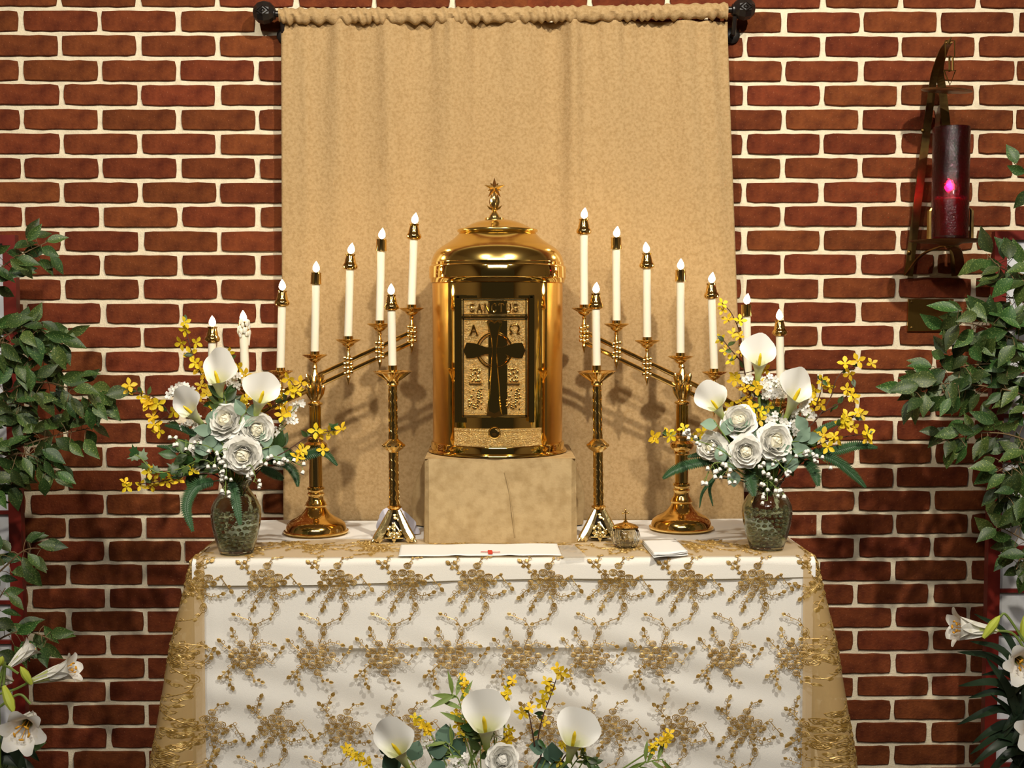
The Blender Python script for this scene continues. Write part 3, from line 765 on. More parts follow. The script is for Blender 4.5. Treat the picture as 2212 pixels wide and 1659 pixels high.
# ================================================================== CANDELABRA
def dish_prof(u, y0):   # y0 = rim height; upward list below the rim to the socket
    return [(3*u, y0-24*u), (5*u, y0-20*u), (3.2*u, y0-16*u), (9*u, y0-13*u), (13*u, y0-9*u), (14*u, y0-7*u), (20*u, y0-4*u), (26*u, y0), (27.5*u, y0+1.2*u), (26.5*u, y0+2*u),
            (18*u, y0-1.5*u), (10.2*u, y0-1.5*u), (10.2*u, y0+9*u), (9.3*u, y0+9*u), (9.3*u, y0+1*u), (.001, y0+1*u)]
def candelabrum(px0, basey, D, cups, label):
    u = S(1, D); Z = lambda y: W(px0, y, D).z; Xc = lambda px: W(px, 800, D).x
    x0 = Xc(px0); c = (x0, -D, 0); zb = ZT + .002
    zz = Z(basey); dzf = zb - zz       # tiny shift to rest on the cloth
    th = thing('candelabrum', (x0, -D, zb), label, 'candelabrum', 'sloping seven-light candelabra')
    def H(y): return zb + (Z(y)-zz)
    m = MB(); m.lathe([(66*u,zb),(70*u,zb+2*u),(70*u,zb+5*u),(66*u,zb+7*u),(65*u,H(basey-12)),(62*u,H(basey-20)),(54*u,H(basey-27)),(42*u,H(basey-33)),(31*u,H(basey-41)),(24*u,H(basey-50)),(21*u,H(basey-55)),
        (24*u,H(basey-57)),(24.5*u,H(basey-60)),(22*u,H(basey-62)),(21*u,H(basey-66)),(17*u,H(basey-71)),(16*u,H(basey-78)),(19*u,H(basey-84)),(16*u,H(basey-87)),(16.5*u,H(basey-92)),(19*u,H(basey-94)),(18*u,H(basey-98)),(13*u,H(basey-100))], c, 56)
    m.build('base', M_brass, th, sharp=50)
    m = MB(); m.lathe([(14.5*u,H(basey-100)),(13.6*u,H(975)),(13*u,H(948)),(12*u,H(872))], c, 24, cap=False)
    for i in range(14):     # flutes as raised fillets
        a = 2*PI*i/14; m.tube([(x0+13.2*u*math.cos(a), -D+13.2*u*math.sin(a), H(basey-104)), (x0+11.6*u*math.cos(a), -D+11.6*u*math.sin(a), H(876))], 1.5*u, 4)
    m.build('fluted_shaft', M_brass, th)
    m = MB(); m.lathe([(14*u,H(982)),(17*u,H(979)),(16*u,H(975)),(24*u,H(968)),(26*u,H(962)),(25*u,H(957)),(17*u,H(951)),(18*u,H(946)),(15*u,H(942)),(13*u,H(941))], c, 32); m.build('knop', M_brass, th)
    m = MB(); m.lathe([(12*u,H(874)),(16*u,H(872)),(17*u,H(869)),(15*u,H(867)),(10*u,H(865)),(8.5*u,H(860)),(11*u,H(852)),(14*u,H(842)),(15*u,H(828)),(12*u,H(814)),(7*u,H(802)),(4.5*u,H(796)),(6*u,H(792)),(4*u,H(786))], c, 24)
    bul = m.build('acanthus_bulb', M_cast, th)
    m = MB()
    for row, (y0, y1, n, rr) in enumerate(((862, 828, 8, 15), (836, 806, 8, 14))):
        for i in range(n):
            a = 2*PI*(i+.5*row)/n; d = Vector((math.cos(a), math.sin(a), 0))
            pts = [Vector((x0,-D,H(y0))) + d*(9*u), Vector((x0,-D,H(y0*.6+y1*.4))) + d*(rr*u), Vector((x0,-D,H(y0*.2+y1*.8))) + d*((rr+3)*u), Vector((x0,-D,H(y1))) + d*((rr+4.5)*u)]
            m.tube(pts, [2*u, 4.2*u, 4.4*u, 1.2*u], 6)
    m.build('acanthus_leaves', M_cast, bul)
    # bars
    xs_ = [q[0] for q in cups]; ys_ = [q[1] for q in cups]
    sl, ic = np.polyfit(xs_, ys_, 1)
    xa, xb = min(xs_), max(xs_)
    for dy_ in (48, 70):
        y_a, y_b = sl*xa+ic+dy_, sl*xb+ic+dy_
        A, B = W(xa, y_a, D), W(xb, y_b, D)
        m = MB(); m.tube([A, B], 5.2*u, 10); m.build('arm_bar', M_brass, th)
    for i, (px, py, *_) in enumerate(cups):
        p = W(px, py, D); cc = (p.x, -D, 0)
        m = MB(); m.lathe(dish_prof(u, p.z), cc, 28); d = m.build('drip_cup', M_brass, th)
        m = MB(); rr = random.Random(i)
        for k in range(16): 
            a = 2*PI*k/16; m.ball((p.x+24*u*math.cos(a), -D+24*u*math.sin(a), p.z+.6*u), 2.6*u, 5, 4, (1, 1, .5))
        m.build('scalloped_rim', M_cast, d)
        if abs(px-px0) > 20:
            pr = [(.0002, p.z-97*u), (3*u, p.z-86*u), (5*u, p.z-80*u), (3.5*u, p.z-76*u), (7*u, p.z-68*u), (5*u, p.z-62*u), (6*u, p.z-54*u), (7.5*u, p.z-48*u), (5*u, p.z-43*u), (6.5*u, p.z-36*u), (4*u, p.z-30*u), (3*u, p.z-22*u)]
            m = MB(); m.lathe(pr, (p.x, -D-.001, 0), 14)
            for hh in (-70, -60, -50, -40):
                for sx in (-1, 1): m.ball((p.x+sx*7*u, -D-.003, p.z+(hh+rnd(-2, 2))*u), 4.2*u, 6, 5)
                m.ball((p.x, -D-7*u, p.z+hh*u), 4.4*u, 6, 5)
            m.build('drop_pendant', M_cast, th)
    return th
DL, DR = 0.263, 0.223
cupsL = [(457, 868), (530, 835), (606, 803), (680, 768), (752, 735), (820, 701), (889, 667)]
cupsR = [(1262, 667), (1332, 701), (1398, 737), (1470, 771), (1543, 805), (1616, 838), (1687, 870)]
candelabrum(680, 1148, DL, cupsL, 'brass candelabrum whose arm slopes down to the wax-caked candle')
candelabrum(1474, 1142, DR, cupsR, 'brass candelabrum behind the folded napkin and crystal jar')
ordn = ['lowest', 'second lowest', 'third lowest', 'middle', 'third highest', 'second highest', 'topmost']
topsL = [(459, 706, 'bell'), (526, 695, 'plain'), (610, 628, 'bell'), (683, 589, 'plain'), (757, 549, 'bell'), (824, 517, 'plain'), (895, 484, 'bell')]
topsR = [(1261, 473, 'bell'), (1331, 513, 'plain'), (1397, 547, 'bell'), (1470, 583, 'plain'), (1536, 612, 'bell'), (1612, 658, 'plain'), (1684, 692, 'bell')]
for i, (cq, t) in enumerate(zip(cupsL, topsL)):
    extra_ = 'caked with wax drips, ' if i == 1 else ''
    make_candle('altar_candle', cq[0], cq[1]-3, t[0], t[1], DL, t[2], f'lit white candle, {extra_}{ordn[i]} on the candelabrum with the wax-caked candle', 'candles on the sloping candelabra', waxy=(i == 1))
for i, (cq, t) in enumerate(zip(cupsR, topsR)):
    make_candle('altar_candle', cq[0], cq[1]-3, t[0], t[1], DR, t[2], f'lit white candle, {ordn[6-i]} on the candelabrum behind the crystal jar', 'candles on the sloping candelabra')

# ================================================================== SINGLE CANDLESTICKS
def candlestick(px0, pxt, D, y_rim, label):
    u = S(1, D); zb = ZT + .0025
    xb = W(px0+3, 1170, D).x; xt = W(pxt, y_rim, D).x; zr = W(pxt, y_rim, D).z
    ax = Vector((xt-xb, 0, zr-zb)).normalized(); o = Vector((xb, -D, zb)); Ltot = (zr-zb)/ax.z
    th = thing('candlestick', o, label, 'candlestick', 'single candlesticks beside the tabernacle')
    hb = Ltot - (1096-y_rim)*u*1.0        # height of collar over the base
    g = lambda y: Ltot - (y-y_rim)*u
    m = MB(); m.lathe([(10.8*u,g(1096)),(10.4*u,g(970)),(9.6*u,g(955)),(9.2*u,g(832))], o, 20, axis=ax, cap=False); sh = m.build('shaft', M_brass, th)
    m = MB()
    for sx in (-.45, .45, 1.4, -1.4):
        pts = []
        for i in range(90):
            t = i/89; y = 1090 - t*250; a = -PI/2 + sx*.9 + .18*math.sin(t*75+sx)
            if 945 < y < 978: continue
            rr = (10.8-1.5*t)*u; q = Vector((0,0,1)).rotation_difference(ax) @ Vector((rr*math.cos(a), rr*math.sin(a), g(y)))
            pts.append(o+q)
        m.tube(pts[:48], .9*u, 4); m.tube(pts[48:], .9*u, 4)
    m.build('engraved_vine', M_cast, sh)
    m = MB(); m.lathe([(10*u,g(978)),(13*u,g(975)),(20*u,g(970)),(24*u,g(963)),(20*u,g(957)),(13*u,g(951)),(10*u,g(948))], o, 28, axis=ax); kn = m.build('knop', M_cast, th)
    m = MB()
    for i in range(10):
        a = 2*PI*i/10; m.ball(o + ax*g(963) + Vector((20*u*math.cos(a), 20*u*math.sin(a), 0)), 5.5*u, 7, 5, (1, 1, .8))
    m.build('beads', M_cast, kn)
    m = MB(); m.lathe([(9*u,g(834)),(13*u,g(831)),(12*u,g(828)),(14*u,g(822)),(20*u,g(815)),(30*u,g(808)),(40*u,g(804)),(43*u,g(802.5)),(41*u,g(801.5)),(26*u,g(806)),(10*u,g(808)),(9.6*u,g(808)),(9.6*u,g(789)),(8.8*u,g(789)),(8.8*u,g(800)),(.001,g(800))], o, 36, axis=ax)
    dd = m.build('drip_pan', M_brass, th)
    m = MB()
    for i in range(12):
        a = 2*PI*i/12; d = Vector((math.cos(a), math.sin(a), 0))
        m.tube([o+ax*g(822)+d*(13*u), o+ax*g(812)+d*(25*u), o+ax*g(804)+d*(39*u)], [2*u, 3.6*u, 1.2*u], 5)
    m.build('pan_leaves', M_cast, dd)
    m = MB(); m.lathe([(12*u,g(1108)),(11*u,g(1102)),(15.5*u,g(1099)),(16*u,g(1096)),(11*u,g(1093)),(11*u,g(1090))], o, 24, axis=ax); m.build('collar', M_brass, th)
    # openwork tripod base
    top = g(1104)
    angs = (-PI/2+2*PI/6*1, -PI/2-2*PI/6*1, PI/2)
    rib = MB(); dk = MB()
    for a in angs:
        d = Vector((math.cos(a), math.sin(a), 0))
        pts = spline([o+d*(9*u)+Vector((0,0,top)), o+d*(17*u)+Vector((0,0,top*.72)), o+d*(29*u)+Vector((0,0,top*.38)), o+d*(38*u)+Vector((0,0,top*.18)), o+d*(45*u)+Vector((0,0,4*u))], 5)
        rib.tube(pts, [6.0*u+5.5*u*math.sin(PI*.8*i/len(pts)) for i in range(len(pts))], 8)
    rb = rib.build('rib', M_bright, th)
    for a in angs:
        d = Vector((math.cos(a), math.sin(a), 0)); m = MB(); f = o + d*(45*u)
        m.ball(f + Vector((0,0,5*u)), 5*u, 8, 6, (1.3, 1.3, 1))
        for da in (-.5, 0, .5):
            dd_ = Vector((math.cos(a+da), math.sin(a+da), 0)); m.tube([f+Vector((0,0,7*u)), f+dd_*(7*u)+Vector((0,0,5*u)), f+dd_*(10*u)+Vector((0,0,1*u))], [3*u, 2.4*u, 1*u], 6)
        m.build('claw_foot', M_bright, th)
    fil = MB()
    for k in range(3):
        a0, a1 = sorted((angs[k], angs[(k+1) % 3]))
        if a1 - a0 > PI: a0, a1 = a1, a0 + 2*PI
        for sgn in (-1, 1):
            pts = []
            for i in range(22):
                t = i/21; h = top*(.62 - .50*t); am = (a0+a1)/2 + sgn*(.75*math.sin(t*PI)*(.4+.6*t))
                rr = (10 + 25*(1-h/top))*u*(.62+.38*abs(2*(am-(a0+a1)/2)/(a1-a0)))
                pts.append(o + Vector((rr*math.cos(am), rr*math.sin(am), h)))
            fil.tube(pts, 2.1*u, 6)
            am = (a0+a1)/2 + sgn*.38; cc = Vector((math.cos(am), math.sin(am), 0)); hh = top*.24; rr = 24*u
            tt = Vector((-math.sin(am), math.cos(am), 0))
            fil.tube([o + cc*rr + Vector((0,0,hh)) + tt*(sgn*7*u*(1-.04*i)*math.cos(i*.55)) + Vector((0,0,7*u*(1-.04*i)*math.sin(i*.55))) for i in range(18)], 1.9*u, 6)
        am = (a0+a1)/2; cc = Vector((math.cos(am), math.sin(am), 0))
        for hh, rr, sz in ((.46, 14, 4.5), (.34, 18, 5.5), (.22, 22, 4), (.12, 25, 5), (.03, 26, 2.5)):
            fil.ball(o + cc*(rr*u) + Vector((0,0,top*hh)), sz*u, 7, 5, (1, .8, 1.2))
        fil.tube([o + cc*(22*u) + Vector((0,0,top*.14)) + Vector((-math.sin(am), math.cos(am), 0))*(s_*20*u) for s_ in (-1, -.5, 0, .5, 1)], 2*u, 6)
    fil.build('filigree', M_bright, th)
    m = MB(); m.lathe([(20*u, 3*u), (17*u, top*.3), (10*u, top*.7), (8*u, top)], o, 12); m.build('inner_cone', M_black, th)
    m = MB(); rr = random.Random(2)
    for i in range(80):
        a = rr.uniform(0, 2*PI); h = rr.uniform(.28, .95); r_ = (9 + 20*(1-h))*u
        m.ball(o + Vector((math.cos(a)*r_, math.sin(a)*r_, top*h)), rr.uniform(2.4, 4.2)*u, 6, 4)
    m.build('chased_ornament', M_bright, th)
    return o + ax*g(800), ax
D1, D2 = 0.375, 0.365
o1, a1_ = candlestick(850, 848, D1, 803, 'single brass candlestick before the crumpled bluish cloth')
o2, a2_ = candlestick(1291, 1289, D2, 803, 'single brass candlestick beside the crystal jar')
make_candle('altar_candle', 848, 801, 845, 637, D1, 'bell', 'lit white candle in the single candlestick before the crumpled cloth', 'candles in single candlesticks')
make_candle('altar_candle', 1289, 801, 1287, 634, D2, 'bell', 'lit white candle in the single candlestick beside the crystal jar', 'candles in single candlesticks')

# ================================================================== PLANT MESHES (unit size, shared)
def petal_mesh(name, mat_, w, cup, curl, tip=0.0, nu=5, nv=6, wav=0.0):
    def f(u, v):
        s_ = 2*u-1
        ww = w*math.sin(PI*(0.07+0.60*v))**0.8*(1-.30*max(0, v-.8)*5*.5)
        x = s_*ww
        return (x, -cup*s_*s_*ww + curl*v**2.6 + wav*math.sin(s_*5+v*3)*v, v*(1 - 0.22*s_*s_*v*v) + tip*v*v*(1-abs(s_)))
    return MB().grid(f, nu, nv).mesh(name, mat_)
PET_IN = petal_mesh('petal', M_cream, .52, .45, -.14)
PET_MID = petal_mesh('petal', M_petal, .60, .34, -.06, wav=.03)
PET_OUT = petal_mesh('petal', M_petal, .62, .30, .16, wav=.035)
def leaf_mesh(name, mat_, w, fold=.12, droop=.18, wave=0.0, n=6, sharp_=1.0):
    def f(u, v):
        s_ = 2*u-1
        ww = w*(math.sin(PI*min(1, v**0.85))**sharp_) + .004
        return (s_*ww, v, fold*abs(s_)*ww*2 - droop*v*v + wave*math.sin(v*16)*s_*s_)
    return MB().grid(f, 4, n).mesh(name, mat_)
LF_FICUS = [leaf_mesh('leaf', M_ficus, .22+.03*i, .14, .10+.12*i, n=6, sharp_=1.15) for i in range(3)]
LF_DARK = leaf_mesh('leaf', M_leaf, .26)
LF_DUSTY = leaf_mesh('leaf', M_dusty, .36, .10, .2, wave=.03, n=9)
LF_EUCA = leaf_mesh('leaf', M_euca, .44, .05, .12)
LF_LANCE = leaf_mesh('leaf', M_stem, .10, .1, .25)
def ivy():
    m = MB(); pts = [(0,0),(-.28,-.08),(-.5,.12),(-.30,.34),(-.36,.62),(-.12,.62),(0,1),(.12,.62),(.36,.62),(.30,.34),(.5,.12),(.28,-.08)]
    m.v = [(x, y, -.12*abs(x)) for x, y in pts] + [(0,.35,.05)]; m.f = [(i, (i+1) % 12, 12) for i in range(12)]
    return m.mesh('leaf', M_leaf)
LF_IVY = ivy()
def blossom():
    m = MB()
    for k in range(4):
        a = PI/2*k + .2
        d = Vector((math.cos(a), math.sin(a), 0)); t = Vector((-math.sin(a), math.cos(a), 0))
        P = [d*.10-t*.08+Vector((0,0,.05)), d*.10+t*.08+Vector((0,0,.05)), d*.5+t*.30+Vector((0,0,.24)), d*.5-t*.30+Vector((0,0,.24)), d*.5+Vector((0,0,.16)), d*1.0+Vector((0,0,.18+.12*(k % 2))), d*.8+t*.20+Vector((0,0,.28)), d*.8-t*.20+Vector((0,0,.28))]
        m.add(P, [(0,1,2,4),(0,4,3),(4,2,6,5),(3,4,5,7)])
    m.lathe([(.05,-.45),(.10,-.1),(.16,.08),(.05,.05)], (0,0,0), 6)
    return m.mesh('blossom', M_yellow)
BLOS = blossom()
def wblossom():
    m = MB()
    for k in range(5):
        a = 2*PI/5*k; d = Vector((math.cos(a), math.sin(a), 0)); t = Vector((-math.sin(a), math.cos(a), 0))
        m.add([d*.1, d*.5+t*.36+Vector((0,0,.12)), d*.95+t*.28+Vector((0,0,.2)), d*1.0-t*.25+Vector((0,0,.28)), d*.5-t*.36+Vector((0,0,.12)), d*.6+Vector((0,0,.05))], [(0,1,5),(1,2,5),(2,3,5),(3,4,5),(4,0,5)])
    m.ball((0,0,.08), .14, 6, 4)
    return m.mesh('blossom', M_petal)
WBLOS = wblossom()
BELL = MB().lathe([(.02,-.9),(.5,-.7),(.72,-.2),(.66,.3),(.95,.62),(.7,.5),(.3,.3)], (0,0,0), 8).mesh('bell', M_petal)
def calla_material():
    m = mat('calla_gradient', (0.92, 0.92, 0.88), 0.5, translucent=0.10)
    nt = m.node_tree; N = nt.nodes; L = nt.links
    tc = N.new('ShaderNodeTexCoord'); sp = N.new('ShaderNodeSeparateXYZ'); L.new(tc.outputs['Generated'], sp.inputs[0])
    cr = N.new('ShaderNodeValToRGB'); e = cr.color_ramp.elements
    e[0].position = 0.0; e[0].color = (0.30, 0.42, 0.03, 1); e[1].position = 0.62; e[1].color = (0.92, 0.92, 0.88, 1)
    x = e.new(0.28); x.color = (0.70, 0.74, 0.36, 1)
    L.new(sp.outputs[2], cr.inputs[0])
    L.new(cr.outputs[0], N['Principled BSDF'].inputs['Base Color'])
    for n in N:
        if n.type == 'BSDF_TRANSLUCENT': L.new(cr.outputs[0], n.inputs[0])
    return m
M_cg = calla_material()
def calla_mesh(tip):
    def f(u, v):
        a = 2*PI*u
        back = (1-math.cos(a))/2
        sa2 = math.sin(a)**2
        r = .055 + .06*v + (.12 + .15*sa2 + .10*back)*v**2.6
        hv = .56 + .46*back**.8
        z = v*hv - .07*(1-back)*v**5
        x = r*math.sin(a); y = r*math.cos(a)*(.75 if math.cos(a) > 0 else .6) - .10*sa2*v**4
        if back > .8: z += tip*.15*((back-.8)/.2)*v**5
        z -= .05*sa2*v**8
        x += .025*math.sin(a*3+tip)*v**4; y += .02*math.sin(a*5)*v**5
        return (x, y, z)
    return MB().grid(f, 26, 14, closeu=True).mesh('spathe', M_cg)
CALLA = [calla_mesh(.3), calla_mesh(1.0), calla_mesh(.6)]
SPADIX = MB().tube([(0,0,.36),(0,.02,.5),(.005,.04,.64),(.01,.05,.73)], [.03,.038,.036,.014], 7).mesh('spadix', M_spadix)

def toward(loc, jit=0.35, up=0.0):
    d = (CAM - Vector(loc)).normalized()
    return (d + Vector((rnd(-jit, jit), rnd(-jit, jit)*.5, rnd(-jit, jit)+up))).normalized()

def stemline(a, b, bow=0.02, n=8):
    a, b = Vector(a), Vector(b); mid = (a+b)/2 + Vector((0, 0, bow))
    return spline([a, mid, b], n)
def make_rose(px, py, D, Rpx, face, root, label, group, vase_pt, cream=True):
    c = W(px, py, D); R = S(Rpx, D)
    th = thing('silk_rose', vase_pt, label, 'rose', group)
    z = Vector(face).normalized()
    MB().tube(stemline(vase_pt, c - z*R*.3, .01), .0022, 5).build('stem', M_stem, th)
    base = c - z*R*.55
    Mh = frame(base, z, sc=1.0, spin=rnd(0, 6))
    for (n, tilt, L, off, me) in ((4, 6, .74, .20, PET_IN if cream else PET_MID), (5, 15, .78, .26, PET_MID), (6, 28, .82, .28, PET_MID), (7, 44, .84, .28, PET_MID), (8, 60, .86, .24, PET_OUT), (8, 78, .88, .18, PET_OUT)):
        ph = rnd(0, 6)
        for i in range(n):
            a = ph + 2*PI*i/n + rnd(-.12, .12); l = R*L*rnd(.93, 1.07)
            M = Mh @ Matrix.Rotation(a, 4, 'Z') @ Matrix.Translation((0, off*R, 0)) @ Matrix.Rotation(-math.radians(tilt+rnd(-5, 5)), 4, 'X') @ Matrix.Diagonal((l, l, l, 1))
            inst('petal', me, th, M)
    core = MB()
    def cf(uu, vv):
        a = 2*PI*uu; t = -PI/2 + PI*vv
        k = 1 + .10*math.sin(3*a + 9*vv) + .05*math.sin(5*a - 6*vv)
        return Mh @ Vector((R*.34*math.cos(t)*math.cos(a)*k, R*.34*math.cos(t)*math.sin(a)*k, R*(.42 + .30*math.sin(t)*k)))
    core.grid(cf, 18, 10, closeu=True); core.build('heart', M_cream if cream else M_petal, th)
    m = MB()
    for i in range(5):
        a = 2*PI*i/5; d = Mh.to_3x3() @ Vector((math.cos(a), math.sin(a), -.1)); m.tube([base, base+d*R*.35, base+d*R*.62], [R*.1, R*.08, .0008], 5, flat=.4)
    m.build('sepals', M_leaf, th)
def make_calla(mx, my, bx_, by_, D, size, k, label, group, vase_pt, roll=0.0, tilt=0.42, wide=1.0):
    b = W(bx_, by_, D); t = W(mx, my, D)
    th = thing('calla_lily', vase_pt, label, 'calla lily', group)
    ax = (t-b).normalized(); ax = (ax + Vector((0, -tilt, 0))).normalized()
    y = Vector((roll, -1, .25))
    L = S(size, D)
    M = frame(b, ax, y=y, sc=(L*wide, L, L))
    inst('spathe', CALLA[k], th, M); inst('spadix', SPADIX, th, M)
    MB().tube(stemline(vase_pt, b + ax*.004, .0), [.0035]*17, 6).build('stem', M_stem, th)
def make_forsythia(paths, flowers, D, label, group, vase_pt, leaves=5, sz=16.5, name='forsythia_branch'):
    """paths: list of px polylines (first starts at the vase)"""
    th = thing(name, vase_pt, label, 'flower branch', group)
    m = MB(); allp = []
    for i, pl in enumerate(paths):
        pts = [W(x, y, D + rnd(-.008, .008)) for x, y in pl]
        if i == 0: pts = [Vector(vase_pt)] + pts
        sp = spline(pts, 6); n = len(sp)
        m.tube(sp, [.0019*(1-.55*k/n) for k in range(n)], 5); allp += sp
    br = m.build('branch', M_twig, th)
    tw = MB()
    for (x, y) in flowers:
        c = W(x, y, D + rnd(-.012, .015)); q = min(allp, key=lambda p: (p-c).length)
        tw.tube([q, (q+c)/2+Vector((0, 0, .002)), c], .0008, 4)
        inst('blossom', BLOS, th, frame(c, toward(c, .75, .1), sc=S(sz*rnd(.85, 1.15), D), spin=rnd(0, 6)))
    tw.build('twigs', M_twig, br, kind='stuff')
    for i in range(leaves):
        q = random.choice(allp[len(allp)//4:]); inst('leaf', LF_DARK, th, frame(q, toward(q, .8), y=(rnd(-1, 1), 0, rnd(-.4, 1)), sc=S(rnd(16, 24), D)))
def make_fern(pl, D0, D1_, wpx, label, group, vase_pt):
    th = thing('fern_frond', vase_pt, label, 'fern', group)
    n0 = len(pl); pts = [W(x, y, D0 + (D1_-D0)*i/(n0-1)) for i, (x, y) in enumerate(pl)]
    MB().tube(stemline(vase_pt, pts[0], .01, 4), .0014, 5).build('stem', M_fern, th)
    sp = spline(pts, 12); n = len(sp); w = S(wpx, D0)
    MB().tube(sp, [.0012*(1-.6*i/n) for i in range(n)], 5).build('rachis', M_fern, th)
    m = MB()
    for i in range(1, n-1):
        t = (sp[i+1]-sp[i-1]).normalized(); v = toward(sp[i], .05); s_ = t.cross(v).normalized(); k = i/n
        L = w*(math.sin(PI*min(1, .22+.76*k))**.8)*1.05; h = (sp[min(i+1, n-1)]-sp[i]).length*1.05
        for sg in (-1, 1):
            a = sp[i]; d = (s_*sg + t*.45 + Vector((0, 0, -.12))).normalized()
            m.add([a - t*h*.5, a + d*L*.55 - t*h*.5, a + d*L, a + d*L*.6 + t*h*.55, a + t*h*.5, a + d*L*.5 + v*.0012], [(0,1,5),(1,2,5),(2,3,5),(3,4,5),(4,0,5)])
    m.build('leaflets', M_fern, th, smooth=False, kind='stuff')
def make_white_sprig(cs, D, label, group, vase_pt, n=9, spread=20, sz=8.5, kind='blossom'):
    th = thing('white_filler_sprig', vase_pt, label, 'flower sprig', group)
    m = MB()
    for (x, y) in cs:
        c = W(x, y, D); m.tube(stemline(vase_pt, c, .015), .0011, 4)
        for i in range(n):
            q = W(x + rnd(-spread, spread), y + rnd(-spread, spread)*.8, D + rnd(-.012, .018)); m.tube([c, q], .0006, 3)
            inst('blossom', WBLOS, th, frame(q, toward(q, .6), sc=S(sz*rnd(.85, 1.2), D), spin=rnd(0, 6)))
    m.build('stems', M_stem, th)
def make_lotv(pl, D, label, group, vase_pt, n=9, spread=15):
    th = thing('lily_of_the_valley_sprig', vase_pt, label, 'flower sprig', group)
    pts = [W(x, y, D + .006*i) for i, (x, y) in enumerate(pl)]
    sp = spline([Vector(vase_pt)] + pts, 8); m = MB(); m.tube(sp, .0011, 4)
    tail = sp[8:] or sp[-4:]
    for i in range(n):
        q = tail[int(len(tail)*(i+.5)/n)]
        e = q + Vector((rnd(-1, 1)*S(spread, D), -rnd(0, .012), rnd(-1, .4)*S(spread, D)))
        m.tube([q, (q+e)/2 + Vector((0, 0, .003)), e], .0006, 3)
        inst('bell', BELL, th, frame(e, (rnd(-.5, .5), -.5, -1), sc=S(rnd(5, 6.6), D)))
    m.build('stems', M_stem, th)
def make_leafy(pl, D, me, sizes, label, group, vase_pt, n=5, spread=.8, name='leafy_sprig', stem=None):
    th = thing(name, vase_pt, label, 'leaves', group)
    pts = [W(x, y, D) for x, y in pl]; sp = spline([Vector(vase_pt)] + pts, 8)
    MB().tube(sp, .0013, 5).build('stem', stem or M_stem, th)
    for i in range(n):
        k = int(8 + (len(sp)-9)*(i+.7)/n) if len(sp) > 10 else len(sp)-1
        q = sp[min(k, len(sp)-1)]; t = (sp[min(k+1, len(sp)-1)] - sp[max(k-2, 0)]).normalized()
        s_ = Vector((-t.z, 0, t.x))*(1 if i % 2 else -1)
        inst('leaf', me, th, frame(q, toward(q, .45), y=t*.6+s_*spread, sc=S(rnd(*sizes), D)))

# ================================================================== VASE ARRANGEMENTS
def glass_vase(px, ytop, ybot, D, label, seed):
    u = S(1, D); b = W(px, ybot, D); z0 = ZT + .0035; z1 = W(px, ytop, D).z; H = z1 - z0; c = Vector((b.x, -D, z0))
    th = thing('glass_vase', c, label, 'vase', 'crackled glass vases at the table corners')
    prof = [(34, 0), (37, .01), (40, .08), (46, .2), (52, .38), (54.5, .52), (53, .62), (46, .72), (35, .82), (29, .88), (29, .92), (34, .97), (39, 1.0)]
    out = [(r*u, h*H) for r, h in prof]; inn = [((r-3.5)*u, h*H if i > 1 else .012*H+.004) for i, (r, h) in list(enumerate(prof))[::-1]]
    m = MB(); m.lathe(out + inn[:-1] + [(.0005, .012*H+.004)], c, 40); m.build('vessel', M_vase, th)
    def rin(h):
        for (r0, h0), (r1, h1) in zip(prof, prof[1:]):
            if h0 <= h <= h1: return (r0 + (r1-r0)*(h-h0)/(h1-h0) - 4.2)*u
        return 25*u
    rr = random.Random(seed); rg = 6.2*u
    gem = MB().ball((0,0,0), 1, 10, 6, (1, 1, .7)).mesh('glass_gem', M_gem)
    hgt = rg*1.1 + .006; k = 0
    while hgt < H*.60:
        r = rin(hgt/H) - rg*1.12; n = int(2*PI*r/(2.12*rg)); ph = rr.uniform(0, 6)
        for i in range(n):
            a = ph + 2*PI*i/n
            if math.sin(a) > .35: continue       # only the side one can see through the glass
            o = inst('glass_gem', gem, None, frame(c + Vector((r*math.cos(a), r*math.sin(a), hgt + rr.uniform(-.35, .35)*rg)), (rr.uniform(-.25, .25), rr.uniform(-.25, .25), 1), sc=rg*rr.uniform(.72, 1.02)))
            tag(o, 'clear rounded glass gem inside the ' + ('vase beside the napkin' if px > 1000 else 'vase with ivy'), 'glass gem', 'glass gems in the vases')
        hgt += rg*1.75; k += 1
    return c + Vector((0, 0, H*.62)), c + Vector((0, 0, H*.93))
DVL, DVR = 0.515, 0.483
botL, nkL = glass_vase(511, 1036, 1200, DVL, 'crackled green glass vase under the bouquet with ivy by the wax-caked candle', 1)
botR, nkR = glass_vase(1656, 1034, 1192, DVR, 'crackled green glass vase holding the bouquet beside the white napkin', 2)
LV = 'in the vase with ivy'; RV = 'in the vase by the napkin'
def vp(n, rad=.014):
    return n + Vector((rnd(-rad, rad), rnd(-rad, rad), rnd(-.03, -.004)))
zl = lambda x, y: (240 + x/2.861, 660 + y/2.861)
zr = lambda x, y: (1390 + x/2.765, 640 + y/2.765)
